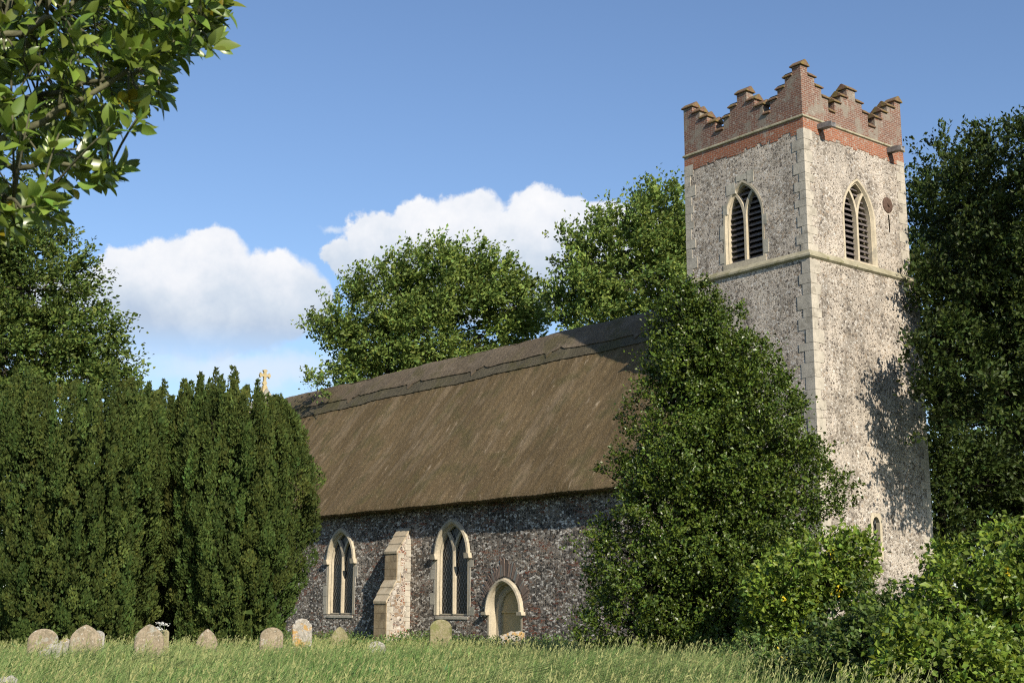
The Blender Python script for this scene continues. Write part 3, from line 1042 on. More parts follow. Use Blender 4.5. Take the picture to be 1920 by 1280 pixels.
def cap_piece(mp, u0, u1, z, e0, e1):
    ov = .065
    a = [mp(u0 - e0, z - CH, -ov), mp(u1 + e1, z - CH, -ov), mp(u1 + e1, z - CH, TH_ + ov), mp(u0 - e0, z - CH, TH_ + ov)]
    b = [mp(u0 - e0, z - CH + .035, -ov), mp(u1 + e1, z - CH + .035, -ov), mp(u1 + e1, z - CH + .035, TH_ + ov), mp(u0 - e0, z - CH + .035, TH_ + ov)]
    t = [mp(u0 - e0, z, TH_ / 2 - .03), mp(u1 + e1, z, TH_ / 2 - .03), mp(u1 + e1, z, TH_ / 2 + .03), mp(u0 - e0, z, TH_ / 2 + .03)]
    caps.loft([a, b, t], closed=True, cap=True)


rnd = random.Random(3)
faces = [(lambda u, v, d: (TX1 - u, TY0 + d, v), 1.0, False), (lambda u, v, d: (TX1 - d, TY0 + u, v), 5.87 / 5.65, False),
         (lambda u, v, d: (TX1 - u, TY1 - d, v), 1.0, True), (lambda u, v, d: (TX0 + d, TY0 + u, v), 5.87 / 5.65, True)]
for fi, (mp, sc, far) in enumerate(faces):
    for k, (u0, u1, z) in enumerate(steps):
        corner = k in (0, len(steps) - 1)
        if corner and fi in (1, 3):
            continue                    # the corner posts are built with the long walls
        u0, u1 = u0 * sc, u1 * sc
        if fi in (1, 3):
            if k == 1:
                u0 = .36
            if k == len(steps) - 2:
                u1 = 5.87 - .36
        z = z + rnd.uniform(-.015, .015)
        wb = z - CH + .01
        lo = [mp(u0, Z_BS + .05, 0), mp(u1, Z_BS + .05, 0), mp(u1, Z_BS + .05, TH_), mp(u0, Z_BS + .05, TH_)]
        hi = [mp(u0, wb, 0), mp(u1, wb, 0), mp(u1, wb, TH_), mp(u0, wb, TH_)]
        brick.hexa(lo, hi)
        pz = steps[k - 1][2] if k else 0
        nz2 = steps[k + 1][2] if k < len(steps) - 1 else 0
        cap_piece(mp, u0, u1, z, .075 if pz < z else -.004, .075 if nz2 < z else -.004)
brick.build('stepped_brickwork', MAT['brick_old'], par)
caps.build('coping_stones', MAT['cap'], par)

# ---- belfry windows
def belfry(mp, cx, z0, zs, za, base):
    g = bpy.data.objects.new('belfry_window', None)
    COL.objects.link(g)
    g.parent = church
    g.location = (base[0] + 40, base[1] - 37, base[2] - GZ)
    ol = lambda a, o, d: [mp(u, v, d) for u, v in arch(cx, a, z0 + .02, zs, za + o)]
    f = MB()
    f.loft([ol(.96, -.04, .05), ol(.96, -.04, -.012), ol(.87, -.13, -.012), ol(.82, -.18, .07), ol(.82, -.18, .55)])
    f.prism([(cx - 1.0, z0 - .22), (cx + 1.0, z0 - .22), (cx + 1.0, z0 + .06), (cx - 1.0, z0 + .06)], mp, -.018, .6)
    f.build('stone_frame', MAT['stone'], g)
    t = MB()
    l_, r_, eye = ytrace(cx, .82, z0 + .07, zs, za - .18, .035, .052)
    lights = [l_, r_]
    t.prism(arch(cx, .825, z0 + .05, zs, za - .175), mp, .08, .26, lights + [eye])
    t.build('tracery', MAT['stone'], g)
    l = MB()
    z = z0 + .1
    while z < za - .35:
        wv = .78 if z < zs else .78 * max(.2, 1 - ((z - zs) / (za - zs)) ** 1.6)
        l.add([mp(cx - wv, z, .20), mp(cx + wv, z, .20), mp(cx + wv, z + .17, .42), mp(cx - wv, z + .17, .42),
               mp(cx - wv, z + .035, .195), mp(cx + wv, z + .035, .195), mp(cx + wv, z + .205, .415), mp(cx - wv, z + .205, .415)],
              [[3, 2, 1, 0], [4, 5, 6, 7], [0, 1, 5, 4], [1, 2, 6, 5], [2, 3, 7, 6], [3, 0, 4, 7]])
        z += .205
    l.build('louvres', MAT['louvre'], g)
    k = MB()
    k.prism(arch(cx, .8, z0, zs, za - .15), mp, .62, .64)  # near-black sheet closing the opening behind the louvres
    k.build('dark_backing', MAT['bark_dark'], g)


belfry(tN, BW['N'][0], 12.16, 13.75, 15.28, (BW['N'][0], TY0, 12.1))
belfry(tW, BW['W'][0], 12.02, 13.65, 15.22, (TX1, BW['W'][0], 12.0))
# blocks at the head and foot of the north belfry window
hb = MB()
c = BW['N'][0]
for (u, v, w_, h_) in ((c - .28, 15.22, .5, .22), (c + .25, 15.05, .3, .45), (c - .75, 14.8, .42, .4), (c + .88, 13.35, .22, .38), (c - 1.12, 13.2, .2, .5), (c - 1.15, 12.3, .22, .4), (c + .9, 12.3, .22, .5), (c - .95, 14.1, .2, .4)):
    hb = MB()
    hb.box((u, TY0 - .016, v), (u + w_, TY0 + .1, v + h_))
    hb.build('facing_stone', MAT['stone_grey'], tower)
# ---- slit window
sw = bpy.data.objects.new('slit_window', None)
COL.objects.link(sw)
sw.parent = church
sw.location = (lx1 + 40, 38.23 - 37, 1.7 - GZ)
f = MB()
o2 = [(37.91, 1.6), (38.55, 1.6), (38.55, 2.9), (38.48, 3.18), (37.98, 3.18), (37.91, 2.9)]
f.prism(o2, mpW(lx1), -.012, .22, [[(38.04, 1.72), (38.42, 1.72), (38.42, 2.88), (38.34, 3.02), (38.23, 3.07), (38.12, 3.02), (38.04, 2.88)]])
f.build('stone_frame', MAT['stone'], sw)
g = MB()
g.prism([(38.0, 1.7), (38.46, 1.7), (38.46, 3.05), (38.0, 3.05)], mpW(lx1), .14, .15)
g.build('glass', MAT['slit_glass'], sw)
# ---- water spouts and the tie plate
for yy, zz in ((36.35, 16.62), (40.42, 16.66)):
    s = MB()
    L_ = .62
    x0 = TX1 - .1
    rings = []
    for t, w_, dz in ((0, .13, 0), (.75, .12, -.02), (1, .11, -.05)):
        x = x0 + (L_ + .1) * t
        rings.append([(x, yy - w_, zz - .08 + dz), (x, yy + w_, zz - .08 + dz), (x, yy + w_ + .02, zz + .10 + dz), (x, yy + w_ - .03, zz + .10 + dz),
                      (x, yy + w_ - .04, zz + .02 + dz), (x, yy - w_ + .04, zz + .02 + dz), (x, yy - w_ + .03, zz + .10 + dz), (x, yy - w_ - .02, zz + .10 + dz)])
    s.loft(rings, closed=True, cap=True)
    s.build('water_spout', MAT['lead'], church)
tp = MB()
rings = []
for r_, d in ((.0, -.10), (.07, -.10), (.075, -.06), (.22, -.05), (.29, -.03), (.30, .01)):
    rings.append([(TX1 - d, 40.15 + r_ * math.cos(t), 14.52 + r_ * math.sin(t)) for t in np.linspace(0, 2 * math.pi, 24, endpoint=False)])
tp.loft(rings, closed=True)
tp.build('tie_plate', MAT['iron'], church, smooth=False)
ck = MB()
ck.tube([(TX1 + .012, 40.17, 14.15), (TX1 + .012, 40.2, 13.8), (TX1 + .012, 40.19, 13.5)], .022, 5)
ck.build('crack', MAT['bark_dark'], tower)


# ------------------------------------------------------------------ gravestones
def grave_mat(name, c1, c2, c3, lich, thr, crust):
    m, nt = new_mat(name)
    co = OBJ(nt)
    oi = N(nt, 'ShaderNodeObjectInfo')
    sh = N(nt, 'ShaderNodeVectorMath', {0: co, 1: N(nt, 'ShaderNodeVectorMath', {0: (31., 17., 53.), 3: oi.outputs['Random']}, operation='SCALE').outputs[0]}, operation='ADD').outputs[0]
    a = NOISE(nt, sh, 3., 6, .65)
    b = NOISE(nt, sh, 26., 5, .7)
    c = NOISE(nt, sh, 7., 6, .75)
    d = NOISE(nt, sh, 2.1, 6, .75, .4)
    col = MIX(nt, MR(nt, a.outputs[0], .35, .65), c1, c2)
    col = MIX(nt, MR(nt, c.outputs[0], .48, .62, 0, .8), col, c3)
    col = MIX(nt, MR(nt, b.outputs[0], .35, .6, .55, 0), col, tuple(x * .4 for x in c1))
    col = MIX(nt, MR(nt, d.outputs[0], thr, thr + .07, 0, .85), col, lich)
    sp_ = NOISE(nt, sh, 15., 4, .7)
    col = MIX(nt, MR(nt, sp_.outputs[0], .60, .66, 0, .75), col, crust)
    finish(nt, col, .92, M(nt, 'ADD', b.outputs[0], c.outputs[0]), .5, .02, .2)
    return m


GM = [grave_mat('tan headstone', (.27, .215, .145), (.35, .285, .20), (.19, .165, .11), (.31, .30, .255), .56, (.5, .48, .42)),
      grave_mat('pale headstone', (.32, .30, .26), (.41, .38, .33), (.22, .21, .17), (.30, .22, .08), .60, (.6, .58, .52)),
      grave_mat('mossy headstone', (.23, .20, .11), (.31, .27, .16), (.19, .185, .075), (.16, .165, .06), .54, (.38, .36, .28)),
      grave_mat('orange lichen headstone', (.36, .33, .28), (.44, .40, .34), (.23, .205, .16), (.40, .225, .045), .50, (.65, .62, .56))]


def headstone(label, px, top, wpx, fw, shape, mat, yaw=0., tilt=0., extra=0., thick=.11):
    c = P(px, top, fw)
    x, y, zt = c
    gz = float(ground_rel(x, y)) - .15
    W = wpx * fw / F_PX / .98
    H = zt - gz
    a = W / 2
    if shape == 'round':
        pts = [(-a, 0), (a, 0)] + [(a * math.cos(t), H - a * .8 + a * .8 * math.sin(t)) for t in np.linspace(0, math.pi, 17)]
    elif shape == 'point':
        half = [(a, H - a * 1.12), (a * .95, H - a * .84), (a * .82, H - a * .58), (a * .60, H - a * .34), (a * .34, H - a * .155), (a * .14, H - a * .05)]
        pts = [(-a, 0), (a, 0)] + half + [(0, H)] + [(-u, v) for u, v in half[::-1]]
    elif shape == 'gothic':
        half = [(a, H - a * 1.45), (a * .93, H - a * 1.08), (a * .78, H - a * .74), (a * .55, H - a * .42), (a * .28, H - a * .17)]
        pts = [(-a, 0), (a, 0)] + half + [(0, H)] + [(-u, v) for u, v in half[::-1]]
    elif shape == 'ogee':
        half = [(a, H - a * 1.25), (a * .97, H - a * .95), (a * .86, H - a * .66), (a * .66, H - a * .42), (a * .42, H - a * .22), (a * .20, H - a * .06)]
        pts = [(-a, 0), (a, 0)] + half + [(0, H)] + [(-u, v) for u, v in half[::-1]]
    elif shape == 'shoulder':
        half = [(a, H - a * .72), (a * .90, H - a * .55), (a * .78, H - a * .56), (a * .70, H - a * .30), (a * .42, H - a * .08)]
        pts = [(-a, 0), (a, 0)] + half + [(0, H)] + [(-u, v) for u, v in half[::-1]]
    else:                                   # weathered, broken top
        pts = [(-a, 0), (a, 0), (a, H * .93), (a * .55, H), (a * .2, H * .96), (-a * .1, H * .99), (-a * .45, H * .88), (-a, H * .80)]
    yw = math.pi / 2 + yaw
    ux, uy = math.cos(yw), math.sin(yw)
    tl = math.sin(tilt)
    m = MB()
    k = .03
    mp = lambda s, e: [(x + ux * u * s + uy * e + ux * tl * v, y + uy * u * s - ux * e + uy * tl * v, gz + v * (1 - (1 - s) * .6)) for u, v in pts]
    m.loft([mp(.93, -thick / 2), mp(1., -thick / 2 + k), mp(1., thick / 2 - k), mp(.93, thick / 2)], closed=True, cap=True)
    o = m.build('headstone', mat, loc=(x, y, gz + ZC))
    tag(o, label, 'headstone', 'old headstones standing in the long grass')
    return o


Y0 = -.30
headstone('tan round-topped headstone at the far left before the yew', 82, 1181, 52, 31, 'round', GM[0], Y0, .03)
headstone('small pale pointed headstone beside the low lichened stone', 126, 1198, 26, 30, 'point', GM[1], Y0)
headstone('low lichened stone half sunk in the grass', 95, 1208, 38, 29, 'broken', GM[1], Y0 + .1, .06)
headstone('broad tan headstone with pointed top and pale rim', 167, 1173, 56, 30, 'point', GM[0], Y0, -.03)
headstone('pale headstone peeping out behind the broad pointed one', 186, 1184, 24, 31.5, 'round', GM[1], Y0)
headstone('broad tan ogee-topped headstone under the yews', 285, 1172, 52, 30, 'ogee', GM[0], Y0, -.02)
headstone('narrow grey headstone overlapping the ogee-topped one', 311, 1182, 16, 31, 'round', GM[2], Y0)
headstone('small tan headstone with sharply pointed top', 390, 1180, 38, 35, 'gothic', GM[0], Y0, .02)
headstone('pale-topped round headstone in front of the right yew', 510, 1177, 42, 36, 'round', GM[0], Y0, .03)
headstone('tall shouldered headstone with orange lichen at the corner of the yew', 570, 1160, 36, 40, 'shoulder', GM[3], Y0, -.02)
headstone('mossy green pointed headstone below the left window', 638, 1175, 33, 44, 'gothic', GM[2], Y0, .02)
headstone('low whitish headstone sunk in grass before the buttress', 711, 1202, 32, 33, 'round', GM[1], Y0, -.04)
headstone('mossy brown round headstone below the tracery window by the doorway', 829, 1161, 42, 45, 'round', GM[2], Y0, -.01)
headstone('broken white and orange headstone in front of the blocked doorway', 963, 1182, 46, 50.6, 'broken', GM[3], Y0 - .2, -.02, thick=.16)
headstone('rough pale headstone at the bottom left corner', 10, 1268, 46, 19, 'broken', GM[1], Y0)


# ------------------------------------------------------------------ foliage helpers
def unit(v):
    return v / np.maximum(np.linalg.norm(v, axis=-1, keepdims=True), 1e-9)


def leaves(base, d, nrm, L, Wd, fold=.18):
    """folded four-point leaves: returns V, tris"""
    d = unit(d)
    nrm = unit(nrm - (nrm * d).sum(1, keepdims=True) * d)
    s = np.cross(d, nrm)
    n = len(base)
    L = np.asarray(L).reshape(-1, 1) * np.ones((n, 1))
    Wd = np.asarray(Wd).reshape(-1, 1) * np.ones((n, 1))
    m = base + d * L * .45
    V = np.stack([base, m + s * Wd + nrm * Wd * fold * 2, base + d * L, m - s * Wd + nrm * Wd * fold * 2], 1).reshape(-1, 3)
    i = np.arange(n) * 4
    T = np.concatenate([np.stack([i, i + 1, i + 2], 1), np.stack([i, i + 2, i + 3], 1)])
    return V, T


def tints(n, per, rng, sd=.16, warm=.10, clump=None):
    b = np.exp(rng.normal(0, sd, (n, 1)))
    if clump is not None:
        b = b * clump[:, None]
    h = rng.normal(0, warm, (n, 1))
    c = np.concatenate([b * (1 + h), b, b * (1 - h * .8)], 1)
    return np.repeat(c, per, 0)


def sph(n, rng):
    return unit(rng.normal(0, 1, (n, 3)))


def bez(a, b, up, n=6, sag=0.):
    a, b = np.asarray(a, float), np.asarray(b, float)
    c = a + (b - a) * .45 + np.array([0, 0, up])
    t = np.linspace(0, 1, n)[:, None]
    return a * (1 - t) ** 2 + 2 * c * t * (1 - t) + b * t ** 2


WIND = RGT[0] * .55, RGT[1] * .55, .12


def tree(name, label, cat, base, lobes, n_clump, per, leaf, mat, bark, seed, trunk_r=.35, wind=.5, group=None, clump_r=.8, flat=.55,
         top=None, sd=.16, inner=.35, twig_leafless=0.):
    rng = np.random.default_rng(seed)
    bx, by = base
    bz = float(ground_rel(bx, by)) - .2
    root = thing(name, label, cat, (bx, by, bz + .2), group)
    C = np.array([l[0] for l in lobes])
    R = np.array([l[1] for l in lobes])
    wts = np.array([r[0] * r[1] + r[0] * r[2] + r[1] * r[2] for r in R])
    wts = wts / wts.sum()
    tb = MB()
    ctop = C[C[:, 2].argmax()] if top is None else np.array(top)
    cen = (C * wts[:, None]).sum(0)
    tpath = bez((bx, by, bz), (cen[0] * .6 + ctop[0] * .4, cen[1] * .6 + ctop[1] * .4, ctop[2] - .1 * R[:, 2].mean()), 0, 12)
    tpath[1:, :2] += rng.normal(0, trunk_r * .25, (11, 2))
    tr = trunk_r * (1 - np.linspace(0, 1, 12) ** .8 * .88)
    tr[0] *= 1.35
    tb.tube(tpath, tr, 9)
    limbs = []
    for c, r in zip(C, R):
        k = int(np.clip(np.searchsorted(tpath[:, 2], c[2] - np.linalg.norm((c - cen)[:2]) * .7 - r[2] * .5), 2, 10))
        e = c + np.array([0, 0, r[2] * .35])
        p = bez(tpath[k], e, np.linalg.norm(e - tpath[k]) * .12, 8)
        p[1:-1] += rng.normal(0, .12, (6, 3))
        r0 = tr[k] * .55
        tb.tube(p, np.linspace(r0, r0 * .22, 8), 6)
        limbs.append((p, np.linspace(r0, r0 * .22, 8)))
    LV, LT, TI = [], [], []
    nv = 0
    counts = rng.multinomial(n_clump, wts)
    for li, (c, r) in enumerate(zip(C, R)):
        n = counts[li]
        u = sph(n, rng)
        rad = np.where(rng.random(n) < inner, rng.uniform(.25, .8, n), rng.uniform(.78, 1.14, n))
        cc = c + u * rad[:, None] * r
        p, pr = limbs[li]
        for k in range(n):
            lo = p[:, 2] < cc[k][2] + .3
            dd = np.linalg.norm(p - cc[k], axis=1) + np.where(lo, 0, 2.)
            j = int(dd.argmin())
            if rng.random() < .75:
                q_ = bez(p[j], cc[k], .12 * dd[j], 5)
                q_[1:-1] += rng.normal(0, .06 * dd[j] ** .5, (3, 3))
                r0 = min(pr[j] * .6, .015 + .012 * dd[j])
                tb.tube(q_, np.linspace(r0, max(.006, r0 * .25), 5), 4)
        m = n * per
        out = unit(u + np.array([0, 0, .35]) + wind * np.array(WIND))
        axis = np.repeat(out, per, 0)
        cr = clump_r * np.exp(rng.normal(0, .25, n))
        # sprays: a clump is a few layered shoots spreading along its axis
        nsh = 5
        shd = unit(np.repeat(out, nsh, 0) + rng.normal(0, .62, (n * nsh, 3)) * np.array([1, 1, flat]))
        pick = (np.repeat(np.arange(n), per) * nsh + rng.integers(0, nsh, m))
        t = rng.random(m) ** .8
        pos = np.repeat(cc, per, 0) + shd[pick] * (t * 1.75 - .4)[:, None] * np.repeat(cr, per)[:, None] + rng.normal(0, .12, (m, 3)) * np.repeat(cr, per)[:, None]
        d = unit(shd[pick] * .8 + rng.normal(0, .55, (m, 3)) + wind * np.array(WIND))
        nr = unit(rng.normal(0, .55, (m, 3)) + np.array([0, 0, .75]) + axis * .55)
        L = leaf * np.exp(rng.normal(0, .2, m))
        V, T = leaves(pos, d, nr, L, L * .33)
        LV.append(V)
        LT.append(T + nv)
        nv += len(V)
        TI.append(tints(m, 4, rng, sd, .10, np.repeat(np.exp(rng.normal(0, .17, n)), per)))
    tb.build('trunk', bark, root, smooth=True, recalc=False)
    raw_mesh('crown', np.concatenate(LV), [np.concatenate(LT)], mat, root, tint=np.concatenate(TI))
    return root


def lobe(px, py, fw, rx, ry, depth=None):
    c = P(px, py, fw)
    k = fw / F_PX
    rr_ = max(rx, 1) * k
    return (c, np.array([rr_, rr_ if depth is None else depth, ry * k]))


def base_at(px, fw):
    v = P(px, 1139, fw)
    return v[0], v[1]


# ------------------------------------------------------------------ background trees
fw = 84
tree('beech_tree', 'rounded wind-blown tree rising behind the middle of the thatched ridge', 'tree', base_at(820, fw),
     [lobe(845, 535, fw, 110, 66), lobe(745, 560, fw, 80, 58), lobe(915, 560, fw, 85, 68), lobe(680, 610, fw, 70, 55), lobe(820, 640, fw, 130, 75),
      lobe(950, 610, fw, 55, 70), lobe(650, 660, fw, 55, 38), lobe(740, 700, fw, 110, 50), lobe(612, 600, fw, 20, 28), lobe(985, 570, fw, 25, 35), lobe(870, 740, fw, 130, 60)],
     780, 104, .235, MAT['beech'], MAT['bark'], 3, .45, .8, 'trees behind the church', clump_r=.95)
tree('beech_tree', 'spreading tree with tossed branches between the ridge and the tower', 'tree', base_at(1230, 76),
     [lobe(1180, 450, 76, 85, 55), lobe(1245, 405, 76, 70, 50), lobe(1105, 480, 76, 55, 45), lobe(1200, 520, 76, 120, 65), lobe(1095, 555, 76, 55, 38),
      lobe(1300, 470, 78, 90, 90), lobe(1350, 560, 78, 100, 80), lobe(1065, 470, 76, 28, 22), lobe(1055, 585, 76, 32, 28), lobe(1150, 600, 76, 90, 45), lobe(1280, 640, 78, 130, 70)],
     660, 100, .225, MAT['beech'], MAT['bark'], 4, .45, .7, 'trees behind the church', clump_r=.9)
tree('sapling', 'thin pale sapling poking above the far end of the ridge', 'tree', base_at(600, 72),
     [lobe(598, 712, 72, 20, 22), lobe(572, 722, 72, 8, 14)], 12, 34, .20, MAT['beech'], MAT['bark'], 5, .10, .6, clump_r=.6)
tree('broad_tree', 'dark leafy tree standing behind the left yew', 'tree', base_at(40, 66),
     [lobe(60, 545, 66, 85, 75), lobe(125, 525, 66, 45, 50), lobe(20, 430, 66, 90, 80), lobe(145, 640, 66, 55, 55), lobe(60, 670, 66, 110, 70), lobe(-70, 520, 66, 90, 120),
      lobe(205, 700, 66, 30, 38), lobe(-60, 680, 66, 120, 90), lobe(170, 720, 66, 70, 40), lobe(185, 610, 66, 25, 25), lobe(230, 760, 66, 30, 30)],
     620, 95, .21, MAT['lime'], MAT['bark'], 6, .5, .5, clump_r=.85)
fwb = 43.5
tree('tall_tree', 'tall dark tree overhanging from the right edge beside the tower', 'tree', base_at(2030, fwb),
     [lobe(1890, 310, fwb + 4, 95, 70), lobe(1810, 400, fwb + 5, 75, 90), lobe(1900, 470, fwb + 2, 100, 90), lobe(1800, 540, fwb + 3, 70, 80), lobe(1890, 620, fwb + 2, 95, 90),
      lobe(1800, 680, fwb, 58, 75), lobe(1880, 735, fwb - 1, 80, 60), lobe(1960, 560, fwb, 110, 160), lobe(2040, 400, fwb, 130, 140), lobe(2090, 620, fwb, 140, 150),
      lobe(1990, 760, fwb, 110, 80), lobe(1755, 640, fwb, 28, 40), lobe(1765, 760, fwb, 30, 50), lobe(1990, 270, fwb, 90, 70)],
     1250, 80, .17, MAT['beech_shaded'], MAT['bark_dark'], 8, .42, .5, 'trees to the right of the tower', clump_r=.62)
tree('tall_tree', 'dark tree behind the tower with its slim trunk showing low beside the wall', 'tree', base_at(1752, 62),
     [lobe(1760, 400, 64, 60, 80), lobe(1790, 310, 66, 60, 50), lobe(1740, 530, 62, 50, 80), lobe(1800, 640, 64, 80, 100), lobe(1740, 740, 62, 45, 90), lobe(1850, 800, 66, 90, 90), lobe(1770, 880, 64, 30, 40),
      lobe(1900, 900, 66, 80, 60), lobe(1830, 480, 66, 90, 90), lobe(1775, 950, 64, 38, 45), lobe(1754, 890, 62, 26, 60), lobe(1762, 1000, 62, 30, 60), lobe(1820, 880, 63, 60, 50), lobe(1850, 930, 66, 75, 70), lobe(1940, 940, 66, 80, 80), lobe(1800, 1040, 67, 30, 36), lobe(1900, 1040, 67, 80, 60)],
     800, 84, .22, MAT['beech_shaded'], MAT['bark_dark'], 9, .3, .5, 'trees to the right of the tower', clump_r=.8)


# ------------------------------------------------------------------ yews
def yew(label, cx, fw, outline, seed, n_pl=300, per=330):
    """outline: (pixel height, half width) from top to bottom; built as a dome of upright plumes"""
    rng = np.random.default_rng(seed)
    c = P(cx, 1139, fw)
    bx, by = c[0], c[1]
    bz = float(ground_rel(bx, by))
    root = thing('yew_tree', label, 'yew', (bx, by, bz), 'old yews beside the nave')
    k = fw / F_PX
    ys = np.array([o[0] for o in outline], float)
    hw = np.array([o[1] for o in outline], float) * k
    zs = (1139 - ys) * k
    order = np.argsort(zs)
    zs, hw = zs[order], hw[order]
    ztop, zbot = zs[-1], zs[0]
    LV, LT, TI = [], [], []
    nv = 0
    tb = MB()
    for s in range(7):
        a = rng.uniform(0, 6.28)
        r = rng.uniform(.1, .5)
        tb.tube(bez((bx + r * math.cos(a), by + r * math.sin(a), bz - .2), (bx + 2.2 * r * math.cos(a) * 2, by + 2.2 * r * math.sin(a) * 2, ztop - rng.uniform(1., 3)), 1, 8), np.linspace(.26, .05, 8), 7)
    tb.build('trunk', MAT['bark_dark'], root, smooth=True, recalc=False)
    # area-weighted heights
    zz = np.linspace(zbot, ztop, 200)
    rr_ = np.interp(zz, zs, hw)
    pw = np.maximum(rr_, .5)
    pw /= pw.sum()
    # upright columns of shoots packed round the dome, split by deep crevices
    def surf(z):
        return np.interp(z, zs, hw)

    def lumpf(a, z):
        return 1 + .09 * np.sin(3 * a + seed) + .05 * np.sin(7 * a + z * .5)
    ns = int(n_pl)
    sz = rng.choice(zz, ns, p=pw) + rng.normal(0, .1, ns)
    sa = rng.uniform(0, 2 * np.pi, ns)
    soff = rng.normal(0, .17, ns)
    stint = np.exp(rng.normal(0, .16, ns))
    swarm = rng.normal(.02, .05, ns)
    m = per
    z = rng.choice(zz, m, p=pw) + rng.normal(0, .03, m)
    a = rng.uniform(0, 2 * np.pi, m)
    R0 = surf(z)
    d1 = np.full(m, 9e9)
    d2 = np.full(m, 9e9)
    ix = np.zeros(m, int)
    hq = np.clip((z - zbot) / (ztop - zbot), 0, 1)
    wx = .30 + .16 * (1 - hq)
    wz = .62 + .85 * hq
    for k_ in range(ns):
        da = np.abs((a - sa[k_] + np.pi) % (2 * np.pi) - np.pi) * np.maximum(R0, .6)
        dz = z - sz[k_]
        # flame shape: wide low, drawn out to a point above
        dd = (da / wx * (1 + .35 * np.clip(dz / wz, -1, 1))) ** 2 + (dz / np.where(dz > 0, wz * 1.5, wz * .8)) ** 2
        nb = dd < d1
        d2 = np.where(nb, d1, np.minimum(d2, dd))
        ix = np.where(nb, k_, ix)
        d1 = np.where(nb, dd, d1)
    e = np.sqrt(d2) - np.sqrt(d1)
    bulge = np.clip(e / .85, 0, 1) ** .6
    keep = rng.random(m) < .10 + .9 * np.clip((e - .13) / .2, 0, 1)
    layer = rng.exponential(.09, m)
    Rr = R0 * lumpf(a, z) + soff[ix] * (.5 + .5 * hq) - .66 * (1 - bulge) + .05 - layer
    o = np.stack([np.cos(a), np.sin(a), np.zeros(m)], 1)
    pos = np.stack([bx + Rr * np.cos(a), by + Rr * np.sin(a), z + rng.normal(0, .05, m)], 1)
    d = unit(o * .55 + np.array([0, 0, .95]) + rng.normal(0, .32, (m, 3)))
    nr = unit(o + np.array([0, 0, .35]) + rng.normal(0, .4, (m, 3)))
    L = .105 * np.exp(rng.normal(0, .25, m))
    V, T = leaves(pos[keep], d[keep], nr[keep], L[keep], L[keep] * .28, .1)
    LV.append(V)
    LT.append(T + nv)
    nv += len(V)
    kk = int(keep.sum())
    ti = tints(kk, 4, rng, .2, .08, (stint[ix] * (.72 + .42 * bulge))[keep])  # crevice shade painted into the tint: darker between columns, lighter on their crests
    ti[:, 0] *= 1 + 1.6 * np.repeat(np.maximum(swarm[ix][keep], -.08), 4)
    TI.append(ti)
    # spires standing clear of the dome
    ntop = 95
    for p in range(ntop):
        h = 1 - abs(rng.normal(0, .16))
        z0 = zbot + (ztop - zbot) * h
        R_ = surf(z0)
        a_ = rng.uniform(0, 2 * np.pi)
        R_ = R_ * (rng.uniform(.85, 1.) if rng.random() < .6 else math.sqrt(rng.random())) * float(lumpf(a_, z0))
        x0, y0 = bx + R_ * math.cos(a_), by + R_ * math.sin(a_)
        ln = rng.uniform(1.0, 2.9)
        off_ = (x0 - bx) * RGT[0] + (y0 - by) * RGT[1]
        if seed == 22 and off_ > .35:
            ln = min(ln, 1.5)
            z0 -= .35 * off_
        r0 = rng.uniform(.20, .30)
        mm = int(420 * ln / 1.6)
        t = rng.random(mm) ** .85
        prof = np.clip(1.02 - t, 0, 1) ** .55 * np.clip(t * 6 + .4, 0, 1)
        ph = rng.uniform(0, 2 * np.pi, mm)
        rad = r0 * prof * np.where(rng.random(mm) < .8, rng.uniform(.75, 1.1, mm), rng.uniform(.2, .8, mm))
        oo = np.stack([np.cos(ph), np.sin(ph), np.zeros(mm)], 1)
        pos = np.array([x0, y0, z0 - .62 * ln]) + rng.normal(0, .05, 3) * t[:, None] * ln + oo * rad[:, None] + np.array([0, 0, 1.]) * (t * ln)[:, None]
        d = unit(oo * .55 + np.array([0, 0, .95]) + rng.normal(0, .3, (mm, 3)))
        nr = unit(oo + np.array([0, 0, .4]) + rng.normal(0, .4, (mm, 3)))
        L = .10 * np.exp(rng.normal(0, .25, mm))
        V, T = leaves(pos, d, nr, L, L * .28, .1)
        LV.append(V)
        LT.append(T + nv)
        nv += len(V)
        ti = tints(mm, 4, rng, .2, .08, np.full(mm, math.exp(rng.normal(0, .15))))
        ti[:, 0] *= 1 + max(rng.normal(.04, .06), -.05)
        TI.append(ti)
    # shaded inner boughs
    m = 9000
    z = rng.choice(zz[:230 - 60], m, p=pw[:170] / pw[:170].sum())
    R = np.interp(z + 1., zs, hw) * rng.uniform(.15, .66, m)
    a = rng.uniform(0, 2 * np.pi, m)
    pos = np.stack([bx + R * np.cos(a), by + R * np.sin(a), z], 1)
    V, T = leaves(pos, sph(m, rng) + np.array([0, 0, .6]), sph(m, rng), np.full(m, .36), np.full(m, .12))
    LV.append(V)
    LT.append(T + nv)
    TI.append(tints(m, 4, rng))
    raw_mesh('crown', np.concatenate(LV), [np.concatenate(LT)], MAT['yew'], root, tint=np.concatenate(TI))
    return root


yew('broad dark yew of upright plumes filling the left side', 112, 45.5,
    [(752, 150), (768, 176), (810, 190), (900, 194), (1000, 188), (1080, 184), (1150, 178), (1215, 172)], 21, 420, 220000)
yew('dark yew with spiky upright tips in front of the nave windows', 432, 47.5,
    [(752, 88), (770, 112), (805, 130), (855, 146), (900, 152), (980, 154), (1060, 146), (1130, 122), (1180, 104), (1215, 100)], 22, 350, 185000)
yew('narrow dark yew standing back in the gap between the two broad yews', 285, 51.5,
    [(762, 70), (778, 95), (810, 108), (900, 118), (1000, 122), (1100, 120), (1215, 110)], 23, 240, 110000)


